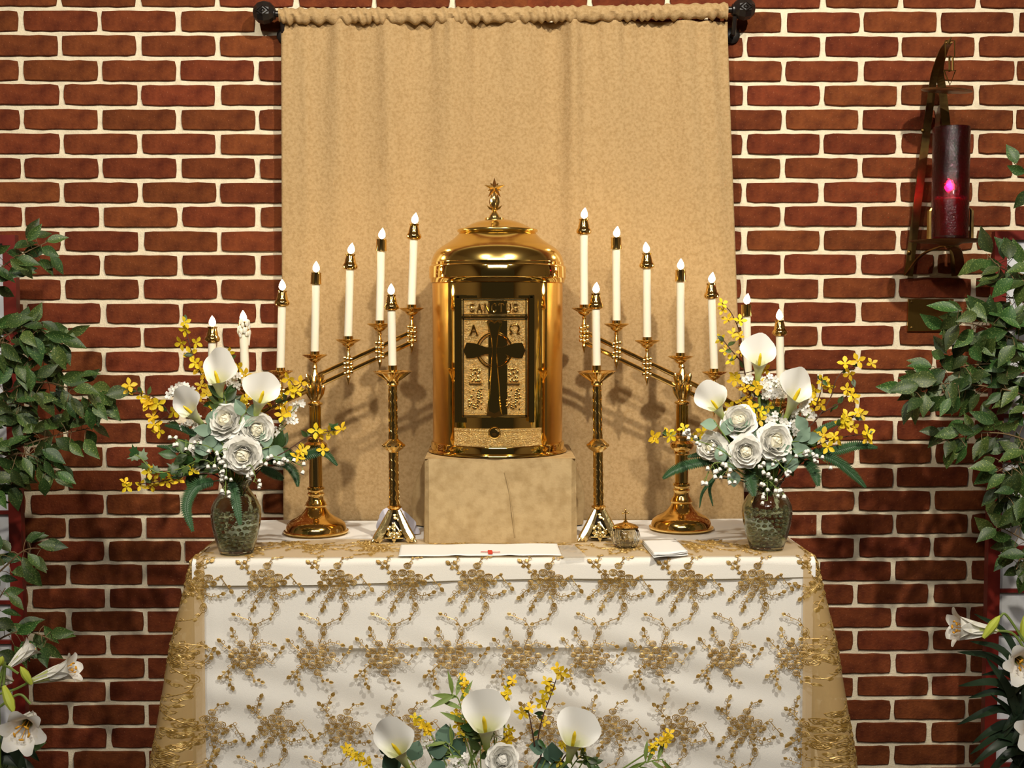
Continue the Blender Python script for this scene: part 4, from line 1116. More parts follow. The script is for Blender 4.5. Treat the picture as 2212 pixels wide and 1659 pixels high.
# --- left bouquet
g = 'white roses in the table vases'
for px, py, r, fc, dd, lb in ((485, 906, 42, (-.15, -1, .45), .06, 'full white rose under the tall calla lily ' + LV), (556, 928, 39, (.35, -1, .2), .055, 'full white rose nearest the candelabrum shaft ' + LV),
                          (523, 984, 42, (.05, -1, -.05), .085, 'wide open white rose with a cream heart ' + LV), (427, 961, 29, (-.6, -1, .35), .05, 'small half-open white rose ' + LV)):
    make_rose(px, py, DVL+dd, r, fc, None, lb, g, vp(nkL))
g = 'calla lilies in the table vases'
make_calla(474, 770, 478, 868, DVL+.02, 104, 1, 'tall white calla lily ' + LV, g, vp(nkL), roll=-.5, wide=1.05)
make_calla(580, 822, 551, 902, DVL+.04, 98, 0, 'white calla lily leaning toward the candelabrum ' + LV, g, vp(nkL), roll=.7, wide=1.1)
make_calla(404, 870, 442, 922, DVL+.04, 92, 2, 'white calla lily leaning over the brick wall ' + LV, g, vp(nkL), roll=-.8, wide=1.15)
g = 'forsythia branches in the table vases'; FL = 'yellow forsythia branch '
def fz(f, pts): return [f(*p) for p in pts]
make_forsythia([fz(zl, [(640,640),(600,520),(540,390),(490,260),(455,100)])], fz(zl, [(455,105),(460,150),(435,232),(525,230),(490,295),(520,355),(545,385),(570,430),(600,400),(555,495),(600,520),(640,632),(590,545),(545,560)]), DVL-.01, FL + 'rising tallest ' + LV, g, vp(nkL))
make_forsythia([fz(zl, [(760,600),(790,480),(760,380),(725,300)])], fz(zl, [(722,288),(695,328),(690,350),(740,450),(790,380),(828,432),(838,578),(858,500),(800,590)]), DVL-.005, FL + 'between the two tall candles ' + LV, g, vp(nkL))
make_forsythia([fz(zl, [(520,820),(400,720),(300,590),(190,540),(110,520)])], fz(zl, [(112,495),(110,520),(185,565),(225,600),(245,590),(290,610),(270,628),(265,735),(300,775),(258,690),(385,655),(235,615)]), DVL+.0, FL + 'reaching over the brick wall ' + LV, g, vp(nkL), leaves=8)
make_forsythia([fz(zl, [(870,760),(980,640),(1080,580),(1180,490)])], fz(zl, [(1100,455),(1145,530),(1170,480),(1110,525),(1060,625),(1085,650),(940,450),(930,690),(960,600),(1050,560),(1060,680)]), DVL-.0, FL + 'against the candelabrum arm ' + LV, g, vp(nkL), leaves=6)
make_forsythia([fz(zl, [(900,1000),(1080,900),(1240,800),(1420,765)])], fz(zl, [(1425,765),(1345,780),(1290,790),(1268,775),(1310,890),(1170,900),(1150,940),(1190,890)]), DVL+.05, FL + 'crossing the candelabrum shaft ' + LV, g, vp(nkL), leaves=5)
make_forsythia([fz(zl, [(620,1040),(440,1060),(280,1090),(90,1110)])], fz(zl, [(85,1095),(95,1120),(180,1112),(232,1030),(262,1080),(340,1085),(365,1068),(250,1110),(250,1030),(420,1080),(500,1020)]), DVL+.04, FL + 'drooping low over the bricks ' + LV, g, vp(nkL), leaves=10)
g = 'white filler sprigs in the table vases'
make_white_sprig(fz(zl, [(400,515),(450,530)]), DVL-.0, 'sprig of small white blossoms at the bouquet shoulder ' + LV, g, vp(nkL))
make_white_sprig(fz(zl, [(735,590),(740,470)]), DVL+.0, 'sprig of small white blossoms between calla lilies ' + LV, g, vp(nkL), n=8)
make_white_sprig(fz(zl, [(1150,620),(1110,705),(1040,770)]), DVL-.02, 'sprig of small white blossoms before the curtain edge ' + LV, g, vp(nkL), n=5, spread=13)
make_white_sprig(fz(zl, [(500,740)]), DVL+.0, 'sprig of small white blossoms under a calla lily ' + LV, g, vp(nkL), n=10, spread=24)
g = 'lily of the valley sprigs in the table vases'
for pl, n, lb in (([(640,900),(480,850),(370,810)], 10, 'reaching to the ivy '), ([(720,980),(710,1060),(705,1170)], 12, 'hanging over the vase neck '), ([(850,990),(890,1050),(880,1090)], 8, 'below the wide rose '), ([(950,960),(1050,940),(1180,990)], 13, 'toward the candelabrum '), ([(720,900),(650,930),(640,980)], 7, 'beside the small rose ')):
    make_lotv(fz(zl, pl), DVL+.075, 'lily of the valley sprig ' + lb + LV, g, vp(nkL), n)
g = 'fern fronds in the table vases'
for pl, w, d1, lb in (([(640,1085),(520,1120),(465,1240),(505,1400)], 17, .1, 'long fern frond curving down beside the glass '), ([(740,1080),(765,1180),(800,1360)], 15, .1, 'fern frond hanging in front of the glass '), ([(980,960),(1090,985),(1140,1050),(1155,1120)], 13, .06, 'short fern frond drooping toward the curtain '),
                  ([(1040,930),(1180,930),(1310,905),(1400,990)], 13, .05, 'fern frond arching across the candelabrum shaft '), ([(920,1000),(1000,1035),(1065,1075)], 14, .0, 'dark fern frond low behind the roses '), ([(560,900),(430,885),(280,868)], 8, .0, 'thin fern frond over the bricks '), ([(560,820),(440,760),(330,740)], 9, .0, 'fern frond under the leaning calla lily ')):
    make_fern(fz(zl, pl), DVL+.03, DVL+d1, w, lb + LV, g, vp(nkL))
make_leafy(fz(zl, [(600,960),(420,1010),(280,1030),(180,940),(140,920)]), DVL+.06, LF_IVY, (20, 27), 'ivy sprig trailing over the bricks ' + LV, 'greenery in the table vases', vp(nkL), n=9, name='ivy_sprig')
for pl, n, lb in (([(700,880),(640,800),(600,740)], 5, 'dusty green leaves beside the small rose '), ([(790,760),(840,640)], 3, 'dusty green leaves under the tall calla lily '), ([(900,920),(990,870)], 3, 'dusty green leaves under the roses '), ([(660,930),(600,850)], 3, 'dusty green leaves low in the bouquet ')):
    make_leafy(fz(zl, pl), DVL+.055, LF_DUSTY, (34, 46), lb + LV, 'greenery in the table vases', vp(nkL), n=n, name='dusty_leaf_sprig')
for i, pl in enumerate(([(700,800),(760,650)], [(620,900),(480,880),(400,940)], [(820,880),(960,800)], [(850,960),(1000,900),(1060,880)], [(700,960),(560,1000),(450,1060)], [(720,700),(700,520)], [(800,960),(780,1000)], [(640,1000),(540,940),(430,910)])):
    make_leafy(fz(zl, pl), DVL+.005+.004*i, LF_DARK, (30, 46), 'dark green leafy filler sprig ' + LV, 'dark leaf sprigs in the vase by the wax-caked candle', vp(nkL), n=9, name='leafy_sprig')
# --- right bouquet
g = 'white roses in the table vases'
for px, py, r, fc, dd, lb in ((1535, 966, 34, (-.45, -1, .05), .05, 'upright white rose near the candelabrum shaft ' + RV), (1611, 976, 37, (-.1, -1, 0), .09, 'round white rose with a cream heart ' + RV),
                          (1677, 952, 43, (.25, -1, .3), .075, 'largest white rose ' + RV), (1596, 906, 40, (-.2, -1, .6), .06, 'white rose tilted upward under calla lilies ' + RV)):
    make_rose(px, py, DVR+dd, r, fc, None, lb, g, vp(nkR))
g = 'calla lilies in the table vases'
make_calla(1636, 745, 1636, 826, DVR+.02, 98, 2, 'tall white calla lily before the candles ' + RV, g, vp(nkR), roll=.15)
make_calla(1520, 842, 1566, 908, DVR+.04, 88, 1, 'white calla lily leaning toward the tabernacle ' + RV, g, vp(nkR), roll=-.5)
make_calla(1725, 812, 1696, 906, DVR+.03, 112, 0, 'broad white calla lily leaning over the bricks ' + RV, g, vp(nkR), roll=.6)
g = 'forsythia branches in the table vases'
make_forsythia([fz(zr, [(680,760),(640,600),(600,430),(580,240),(530,110),(470,40)]), fz(zr, [(595,400),(540,340),(470,255)])], fz(zr, [(470,45),(475,82),(505,140),(575,147),(465,257),(535,222),(575,240),(490,327),(530,382),(590,332),(650,295),(545,470),(535,500),(730,440),(610,310)]), DVR-.005, FL + 'rising tallest before the curtain edge ' + RV, g, vp(nkR), sz=15)
make_forsythia([fz(zr, [(690,780),(680,650),(640,540)])], fz(zr, [(605,550),(675,545),(640,620),(580,628),(520,660),(645,660),(690,735),(745,660),(700,690),(555,500),(695,530)]), DVR+.03, FL + 'below the tall calla lily ' + RV, g, vp(nkR))
make_forsythia([fz(zr, [(900,850),(1020,750),(1120,600),(1150,500),(1210,440),(1350,400)]), fz(zr, [(1060,700),(1180,630),(1250,540),(1240,470)]), fz(zr, [(990,720),(1050,600),(1070,500)])], fz(zr, [(1205,402),(1280,385),(1362,402),(1232,462),(1112,540),(1062,498),(1080,520),(1245,590),(1260,610),(1018,560),(1062,650),(1010,620),(1215,555),(975,665)]), DVR+.0, FL + 'spreading wide over the bricks ' + RV, g, vp(nkR), leaves=9)
make_forsythia([fz(zr, [(900,960),(1060,880),(1200,840),(1340,820)]), fz(zr, [(1100,860),(1180,760),(1300,705)])], fz(zr, [(1300,705),(1280,700),(1215,715),(1180,760),(1210,770),(1260,785),(1335,815),(1340,850),(1140,840),(1050,845),(1030,830),(980,880),(1100,900),(1075,830),(1160,850),(1200,745),(1000,870)]), DVR+.035, FL + 'with crowded golden flowers over the bricks ' + RV, g, vp(nkR), sz=17.5)
make_forsythia([fz(zr, [(520,920),(350,850),(200,820),(70,845)])], fz(zr, [(60,838),(75,855),(148,820),(160,835),(350,815),(240,790),(300,830)]), DVR+.03, FL + 'crossing the candelabrum shaft ' + RV, g, vp(nkR), leaves=8)
g = 'white filler sprigs in the table vases'
for cs, n, sp_, lb in (([(800,520),(840,560),(780,580)], 8, 20, 'beside the broad calla lily '), ([(740,500),(740,560)], 6, 13, 'beside the tall calla lily '), ([(770,725),(800,745)], 8, 19, 'between the roses '), ([(910,755),(870,790)], 9, 22, 'above the largest rose '), ([(965,635),(985,705),(930,690)], 5, 12, 'before the bricks '), ([(630,480)], 4, 10, 'left behind the tall calla lily ')):
    lb = lb.replace('left behind', 'tucked behind')
    make_white_sprig(fz(zr, cs), DVR+.02, 'small white blossom sprig ' + lb + RV, g, vp(nkR), n=n, spread=sp_)
g = 'lily of the valley sprigs in the table vases'
for pl, n, lb in (([(480,930),(300,850),(250,780)], 12, 'over the candelabrum shaft '), ([(470,1000),(400,1030),(370,1100)], 8, 'below the upright rose '), ([(520,1000),(500,1040),(520,1100)], 7, 'beside thin hanging ferns '), ([(700,1000),(735,1080),(740,1220)], 12, 'hanging over the vase neck '), ([(740,1100),(800,1150),(850,1190)], 8, 'spilling over the glass '), ([(780,980),(830,1020),(850,1030)], 6, 'below the largest rose '), ([(900,960),(1000,940),(1080,985)], 12, 'before the golden forsythia ')):
    make_lotv(fz(zr, pl), DVR+.085, 'lily of the valley sprig ' + lb + RV, g, vp(nkR), n)
g = 'fern fronds in the table vases'
for pl, w, d1, lb in (([(430,980),(290,1000),(180,1040),(115,1090)], 14, .05, 'fern frond stretching to the candelabrum shaft '), ([(630,1020),(640,1100),(660,1195)], 17, .11, 'broad fern frond hanging on the glass '), ([(1000,920),(1150,980),(1250,1060),(1330,1145)], 14, .06, 'long fern frond sloping down over the bricks '), ([(960,980),(1020,1040),(1045,1135)], 15, .08, 'short fern frond hanging beside the glass '),
                  ([(1020,930),(1150,920),(1280,890),(1400,905)], 14, .02, 'dark fern frond level over the bricks '), ([(450,1060),(390,1120),(350,1180),(335,1265)], 5, .05, 'thin fern frond hanging before the curtain '), ([(430,1080),(395,1150),(415,1255)], 5, .03, 'thinnest fern frond hanging before the curtain '), ([(980,850),(1090,780),(1230,730)], 9, .0, 'fern frond rising to the golden forsythia '), ([(480,880),(380,930),(260,960)], 10, .0, 'dark fern frond behind the upright rose ')):
    make_fern(fz(zr, pl), DVR+.03, DVR+d1, w, lb + RV, g, vp(nkR))
for pl, n, lb in (([(860,900),(940,860),(980,780)], 4, 'dusty green leaves between rose and golden forsythia '), ([(780,940),(800,960)], 3, 'dusty green leaves below the largest rose '), ([(880,920),(920,960)], 3, 'dusty green leaves before the golden forsythia '), ([(560,860),(640,800)], 3, 'dusty green leaves between the roses '), ([(480,1000),(550,1050)], 3, 'dusty green leaves low below the roses '), ([(520,880),(420,740)], 2, 'dusty green leaves under the leaning calla lily ')):
    make_leafy(fz(zr, pl), DVR+.06, LF_DUSTY, (34, 48), lb + RV, 'greenery in the table vases', vp(nkR), n=n, name='dusty_leaf_sprig')
for i, pl in enumerate(([(680,820),(620,700)], [(600,900),(500,860)], [(720,880),(760,640)], [(820,900),(820,700)], [(640,960),(440,900)], [(760,960),(900,1000)], [(700,960),(640,1020)], [(560,960),(420,1000)], [(860,930),(1000,900)])):
    make_leafy(fz(zr, pl), DVR+.005+.004*i, LF_DARK, (30, 46), 'dark green leafy filler sprig ' + RV, 'dark leaf sprigs in the vase beside the napkin', vp(nkR), n=8, name='leafy_sprig')

# ================================================================== BOUQUET BEFORE THE TABLE
DFB = 0.80
zf = lambda x, y: (700 + x/2.836, 1400 + y/2.836)
pot_c = W(1070, 1930, DFB); pot_c.z = 0.0
fp = thing('flower_urn', (pot_c.x, -DFB, 0), 'terracotta urn on the floor holding the bouquet before the table', 'urn')
m = MB(); m.lathe([(.08,0),(.10,.01),(.09,.04),(.12,.12),(.14,.22),(.13,.30),(.145,.33),(.13,.33),(.115,.30),(.001,.29)], (pot_c.x, -DFB, 0), 32); m.build('vessel', M_pot, fp)
nkF = Vector((pot_c.x, -DFB, .315))
FV = 'in the bouquet before the table'
def vf(): return nkF + Vector((rnd(-.06, .06), rnd(-.05, .05), 0))
g = 'calla lilies in the front bouquet'
make_calla(1046, 1500, 1051, 1618, DFB+.03, 132, 2, 'tall white calla lily ' + FV, g, vf(), roll=-.2)
make_calla(1248, 1540, 1228, 1645, DFB+.03, 124, 0, 'white calla lily beside the dark forsythia branch ' + FV, g, vf(), roll=-.3)
make_calla(846, 1578, 882, 1660, DFB+.03, 116, 1, 'white calla lily leaning out beside round leaves ' + FV, g, vf(), roll=-.4)
g = 'yellow branches in the front bouquet'
make_forsythia([fz(zf, [(1300,730),(1310,560),(1340,420),(1400,260),(1440,130)]), fz(zf, [(1290,600),(1270,480),(1250,380)])], fz(zf, [(1430,125),(1465,160),(1445,150),(1362,205),(1375,225),(1365,270),(1340,315),(1335,335),(1262,368),(1210,392),(1350,452),(1225,400),(1390,260)]), DFB+.02, 'tall yellow forsythia on dark twigs ' + FV, g, vf(), sz=16)
make_forsythia([fz(zf, [(1440,720),(1560,600),(1630,520)])], fz(zf, [(1625,515),(1640,540),(1580,600),(1460,590),(1470,600),(1440,700)]), DFB+.01, 'short yellow forsythia beside a calla lily ' + FV, g, vf(), sz=14)
def spike(top, bot, n, lb, w=26):
    th = thing('yellow_flower_spike', nkF, lb + FV, 'flower spike', 'yellow flower spikes in the front bouquet')
    a, b = W(*zf(*top), DFB), W(*zf(*bot), DFB)
    MB().tube(spline([vf(), b, a], 8), .0016, 5).build('stem', M_stem, th)
    for i in range(n):
        t = i/(n-1); p = a + (b-a)*t + Vector((rnd(-1, 1)*S(w/2.836*(.4+.6*t), DFB), rnd(-.012, .006), rnd(-.004, .004)))
        inst('blossom', BLOS, th, frame(p, toward(p, .8, .3), sc=S(rnd(11, 15), DFB), spin=rnd(0, 6)))
spike((855, 180), (885, 320), 7, 'double yellow flower spike rising behind the tall calla '); spike((1145, 185), (1115, 320), 7, 'yellow flower spike on a thin stem '); spike((555, 430), (645, 510), 9, 'dense yellow flower spike beside round leaves ')
spike((130, 600), (260, 700), 12, 'dense yellow flower spike drooping outermost over the lace '); spike((810, 400), (860, 540), 8, 'yellow flower spike crowded against the tall calla '); spike((1140, 490), (1110, 650), 11, 'yellow flower spike above the white rose ')
spike((1060, 410), (1040, 470), 5, 'small yellow flower spike before the tall calla '); spike((2110, 520), (2010, 620), 9, 'yellow flower spike standing apart on a green stem '); 
g = 'leaves in the front bouquet'
for pl, me, szs, n, lb in (([(800,700),(730,590)], LF_EUCA, (46, 56), 3, 'round dark leaves beside the dense yellow spike '), ([(560,730),(400,650)], LF_EUCA, (44, 54), 3, 'round dark leaves beside the leaning calla '), ([(700,740),(660,690)], LF_EUCA, (46, 56), 2, 'round dark leaves low at the rim '),
                       ([(1340,720),(1355,590)], LF_EUCA, (36, 44), 2, 'round grey-green leaves behind the dark twigs '), ([(1360,760),(1390,715)], LF_EUCA, (40, 50), 3, 'round dark leaves under the forsythia '),
                       ([(900,600),(830,330),(780,280)], LF_LANCE, (40, 60), 9, 'narrow green leaves beside the double yellow spike '), ([(1000,640),(930,520),(890,420)], LF_LANCE, (36, 50), 8, 'narrow green leaves before the tall calla '), ([(900,760),(820,640),(740,570)], LF_LANCE, (36, 50), 6, 'narrow green leaves sloping over round leaves '), ([(1880,760),(1980,700),(2080,680)], LF_LANCE, (40, 60), 7, 'narrow green leaves under the apart yellow spike '),
                       ([(960,720),(960,560),(930,480)], LF_DARK, (30, 44), 8, 'dark leaves behind the tall calla '), ([(1560,740),(1620,690),(1680,720)], LF_DARK, (20, 28), 9, 'small mossy leaves beside the calla '), ([(1500,760),(1600,640)], LF_LANCE, (24, 36), 8, 'fine green leaves beside the short forsythia ')):
    make_leafy(fz(zf, pl), DFB+.01, me, szs, lb + FV, g, vf(), n=n, name='leaf_sprig')
make_rose(1086, 1640, DFB+.05, 36, (.1, -1, .5), None, 'white ruffled rose at the heart of the bouquet before the table', 'white flowers in the front bouquet', vf(), cream=False)
make_white_sprig(fz(zf, [(820,700)]), DFB+.04, 'cluster of small cream blossoms ' + FV, 'white flowers in the front bouquet', vf(), n=16, spread=18)
make_white_sprig(fz(zf, [(620,590),(1060,540)]), DFB+.0, 'loose sprig of tiny white blossoms ' + FV, 'white flowers in the front bouquet', vf(), n=7, spread=16, sz=5.5)

# ================================================================== SMALL THINGS ON THE TABLE
def flat_cloth(x0, x1, ya, yb, fn=None): pass
def quadcloth(corners, z0, thick, n=24, wave=None, scallop=0.0):
    """corners: (px,py) back-left, back-right, front-right, front-left lying on the table plane"""
    pts = []
    for px, py in corners:
        v = RM @ Vector(((px-1106)/F, -(py-829.5)/F, -1.0)); t = (z0 - CAM.z)/v.z; pts.append(CAM + v*t)
    def f(u, v):
        a = pts[0]*(1-u)+pts[1]*u; b = pts[3]*(1-u)+pts[2]*u; p = a*(1-v)+b*v
        if scallop: p = p + Vector((0, -scallop*sm((v-.9)*10)*abs(math.sin(u*PI*3.0+.6)), 0))
        return p + Vector((0, 0, wave(u, v) if wave else 0))
    def slab(dz): return MB().grid(lambda u, v: f(u, v) + Vector((0, 0, dz)), n, 12)
    return f
f1 = quadcloth([(866, 1176), (1203, 1173), (1213, 1198), (861, 1200)], ZI, .001, wave=lambda u, v: .0006*math.sin(u*17)+.0022*math.exp(-((u-.35)/.05)**2)*v*v+.0022*math.exp(-((u-.68)/.05)**2)*v*v, scallop=.004)
ln = thing('altar_towel', tuple(f1(.5, .5)), 'white linen towel with a red cross lying before the pedestal', 'linen towel')
o = MB().grid(lambda u, v: f1(u, v), 60, 14).build('linen', M_white2, ln); so = o.modifiers.new('thick', 'SOLIDIFY'); so.thickness = .0016; so.offset = 1
def redc(m, u0, v0, u1, v1):
    m.grid(lambda u, v: f1(u0+(u1-u0)*u, v0+(v1-v0)*v) + Vector((0, 0, .0024)), 8, 3)
m = MB(); redc(m, .505, .80, .625, .84); redc(m, .549, .66, .577, .98); m.build('red_cross', M_red, ln)
f2 = quadcloth([(1206, 1178), (1240, 1177), (1268, 1203), (1216, 1204)], ZI, .001)
MB().grid(lambda u, v: f2(u, v) + Vector((0, 0, .0004)), 6, 6).build('plastic_sheet', M_plastic, None, label='clear plastic sheet lying beside the linen towel', cat='plastic sheet')
f3 = quadcloth([(1386, 1172), (1460, 1170), (1487, 1198), (1412, 1204)], ZI, .001)
nap = thing('folded_napkin', tuple(f3(.5, .5)), 'small folded white napkin lying beside the crystal jar', 'napkin')
for i in range(3):
    o = MB().grid(lambda u, v: f3(u*(1-.02*i)+.01*i, v) + Vector((0, 0, .0022*i + .0010*math.sin(u*6+i)*v + .0006)), 14, 8).build('fold', M_white2, nap); so = o.modifiers.new('thick', 'SOLIDIFY'); so.thickness = .0019; so.offset = -1 if i else 1
# crystal jar
DJ = 0.462; u = S(1, DJ); jc = W(1351, 1180, DJ); jc.z = ZI
jar = thing('crystal_jar', jc, 'cut crystal jar with a brass lid and cross on the lace', 'jar', None)
m = MB(); seg = 36
for inner, pr in ((0, [(20,0),(24,2),(29,12),(31,24),(29,34),(26,39)]),):
    def jf(uu, vv, pr=pr):
        k = vv*(len(pr)-1); i = min(int(k), len(pr)-2); t = k-i; r = pr[i][0]+(pr[i+1][0]-pr[i][0])*t; h = pr[i][1]+(pr[i+1][1]-pr[i][1])*t
        a = 2*PI*uu; r += 1.6*abs(math.sin(a*9+(.35 if vv > .5 else 0)))*math.sin(PI*min(1, vv+.1))
        return jc + Vector((r*u*math.cos(a), r*u*math.sin(a), h*u))
    m.grid(jf, 72, 10, closeu=True)
m.lathe([(25*u,39*u),(23*u,38*u),(26*u,24*u),(24*u,12*u),(18*u,5*u),(.0005,4*u)], jc, 36); m.lathe([(.0005,.1*u),(20*u,0)], jc, 36)
m.build('bowl', M_crystal, jar)
m = MB(); m.lathe([(27*u,39.5*u),(28.5*u,40.5*u),(28*u,43*u),(22*u,47*u),(12*u,50*u),(6*u,52*u),(3*u,56*u),(3.4*u,58*u),(2*u,60*u),(.0005,60*u)], jc, 36); lid = m.build('lid', M_brass, jar)
m = MB(); c = jc + Vector((0, 0, 60*u)); m.tube([c, c+Vector((0,0,19*u))], 1.6*u, 6); m.tube([c+Vector((-6*u,0,12.5*u)), c+Vector((6*u,0,12.5*u))], 1.6*u, 6)
for q in ((-6,12.5),(6,12.5),(0,19)): m.ball(c+Vector((q[0]*u,0,q[1]*u)), 2.3*u, 6, 5)
m.build('lid_cross', M_brass, lid)
# crumpled cloth
DK = 0.285; u = S(1, DK); kc = W(853, 1150, DK); kc.z = ZT + .0015
def crum(uu, vv):
    a = 2*PI*uu; th_ = PI/2*vv
    n = .82 + .18*math.sin(a*3+1.2+vv*3) + .10*math.sin(a*7+vv*5) + .07*math.sin(a*13-vv*9)
    return kc + Vector((47*u*math.cos(a)*math.cos(th_)*n, 24*u*math.sin(a)*math.cos(th_)*n, max(0, 60*u*math.sin(th_)*(.86+.16*math.sin(a*2+.5)+.05*math.sin(a*9+vv*12)))))
m = MB(); m.grid(crum, 90, 26, closeu=True); m.build('crumpled_cloth', M_blue, None, label='crumpled bluish white cloth bunched beside the pedestal', cat='cloth', sharp=25)

# ================================================================== SANCTUARY LAMP
DS = 0.17
u = S(1, DS); lc = W(2051, 516, DS)
sl_ = thing('sanctuary_lamp_bracket', W(2010, 590, 0.01), 'aged brass wall bracket carrying the red sanctuary lamp', 'wall bracket')
def strap(pts, w, th_, name, axis_x=None):
    """flat metal strip along 3D pts; width along local horizontal"""
    sp = spline(pts, 8); m = MB(); vs_ = []
    for i, p in enumerate(sp):
        t = (sp[min(i+1, len(sp)-1)] - sp[max(i-1, 0)]).normalized(); wx = Vector(axis_x or (1, .0, 0)); wx = (wx - t*wx.dot(t)).normalized(); nn = t.cross(wx)
        ww = w[0] + (w[1]-w[0])*i/(len(sp)-1)
        vs_ += [p+wx*ww+nn*th_, p-wx*ww+nn*th_, p-wx*ww-nn*th_, p+wx*ww-nn*th_]
    fs = [(0,1,2,3), tuple(len(vs_)-4+k for k in (3,2,1,0))]
    for i in range(len(sp)-1):
        for k in range(4): fs.append((4*i+k, 4*i+(k+1) % 4, 4*i+4+(k+1) % 4, 4*i+4+k))
    m.add(vs_, fs); return m.build(name, M_oldbrass, sl_, smooth=False)
s1 = strap([W(1962, 596, .015), W(1978, 470, .02), W(1997, 320, .03), W(2007, 240, .045), W(2018, 165, .07), W(2035, 112, .12), W(2048, 92, .17)], (10*u, 7*u), .0014, 'strap')
s2 = strap([W(2066, 596, .015), W(2056, 470, .02), W(2046, 300, .03), W(2036, 200, .045), W(2030, 150, .07), W(2040, 110, .12), W(2050, 92, .168)], (11*u, 7*u), .0014, 'strap')
m = MB(); h0 = W(2048, 94, .17); m.tube([h0, h0+Vector((2*u,-.004,6*u)), h0+Vector((5*u,-.006,13*u))], [5*u, 3*u, .6*u], 6); m.build('hook_tip', M_oldbrass, sl_)
for px, py in ((1994, 282), (1964, 545)):
    m = MB(); m.lathe([(5*u,0),(5*u,.002),(3*u,.004),(.0003,.005)], W(px, py, .036 if py < 400 else .02), 12, axis=(0,-1,0)); m.build('screw', M_oldbrass, sl_)
strap([W(1958, 592, .02), W(1990, 552, .08), W(2030, 534, .14), W(2050, 533, .17)], (7*u, 9*u), .0014, 'brace', (.6, .8, 0))
strap([W(2074, 592, .02), W(2072, 560, .08), W(2066, 540, .14), W(2052, 533, .17)], (10*u, 9*u), .0014, 'brace', (1, 0, 0))
m = MB(); m.lathe([(20*u, W(2051, 530, DS).z), (26*u, W(2051, 526, DS).z), (80*u, W(2051, 522, DS).z), (86*u, W(2051, 519.5, DS).z), (80*u, W(2051, 520, DS).z), (.001, W(2051, 520, DS).z)], (lc.x, -DS, 0), 40); pl_ = m.build('lamp_plate', M_oldbrass, sl_)
for sx in (-1, 1):
    q = Vector((lc.x + sx*46*u, -DS-.004, W(2051, 520, DS).z)); m = MB()
    m.tube([q, q+Vector((0,0,64*u)), q+Vector((-sx*4*u,0,70*u))], [5*u, 4*u, 2*u], 4, flat=.4); m.build('prong', M_oldbrass, sl_, smooth=False)
m = MB(); tc_ = W(2045, 197, DS-.02)
m.lathe([(.001,0),(50*u,-1*u),(54*u,1*u),(50*u,4*u),(.001,6*u)], (tc_.x, tc_.y, tc_.z), 32, axis=(.06,-.10,1)); m.build('top_canopy', M_oldbrass, sl_)
ch = thing('lamp_chain', W(2052, 190, .17), 'short brass chain of square and triangle links on the bracket hook', 'chain')
def loop(pts, r, nm): MB().tube([W(x, y, .17+d) for x, y, d in pts], r, 6, cap=False).build(nm, M_oldbrass, ch)
loop([(2042,88,.0),(2062,88,.008),(2062,124,.008),(2042,124,.0),(2042,88,0)], 1.6*u, 'square_link')
loop([(2051,122,.0),(2058,124,.012),(2058,152,.012),(2051,154,.0),(2051,122,0)], 2.4*u, 'small_link')
loop([(2039,152,.0),(2064,152,.008),(2052,184,.004),(2039,152,0)], 1.8*u, 'triangle_link')
# glass and candle
zg0 = W(2051, 518, DS).z; zg1 = W(2051, 275, DS).z; Rg = 39*u
gl = thing('red_sanctuary_glass', (lc.x, -DS, zg0), 'dark ruby glass cylinder glowing on the wall bracket', 'glass cylinder')
H = zg1-zg0
m = MB(); m.lathe([(.001,.0006),(Rg*.95,.0006),(Rg,.003),(Rg,H-.002),(Rg*.98,H),(Rg*.94,H),(Rg*.92,H-.003),(Rg*.92,.008),(.001,.008)], (lc.x, -DS, zg0), 48); m.build('cylinder', M_ruby, gl)
sc2 = thing('sanctuary_candle', (lc.x, -DS, zg0+.009), 'burning candle inside the ruby glass cylinder', 'candle')
zw = W(2051, 432, DS).z
m = MB(); m.lathe([(Rg*.82,zg0+.009),(Rg*.82,zw),(Rg*.78,zw+.002),(.001,zw+.001)], (lc.x, -DS, 0), 32); m.build('wax', M_redwax, sc2)
zw2 = W(2047, 414, DS).z
MB().tube([(lc.x-.003,-DS-.004,zw), (lc.x-.003,-DS-.004,zw2)], .0012, 5).build('wick', M_wick, sc2)
m = MB(); m.lathe([(r*u*14, h*u*22) for r, h in flame_prof], (lc.x-.004, -DS-.004, zw2), 12); m.build('flame', M_rubyflame, sc2)
pq_ = thing('brass_plaque', W(2010, 716, .006), 'square brass plaque screwed to the bricks below the sanctuary lamp', 'plaque')
a, b = W(1960, 716, .006), W(2060, 646, .006)
m = MB(); m.prism([(a.x,a.z),(b.x,a.z),(b.x,b.z),(a.x,b.z)], -.008, -.0025, .001); m.build('plate', mat('plaque_brass', (0.55, 0.33, 0.09), .22, 1.0), pq_, smooth=False)
for px, py in ((1969, 652), (1969, 708), (2052, 652), (2052, 708)):
    m = MB(); m.lathe([(.0035,0),(.003,.0015),(.0003,.002)], W(px, py, .008), 10, axis=(0,-1,0)); m.build('screw', M_oldbrass, pq_)

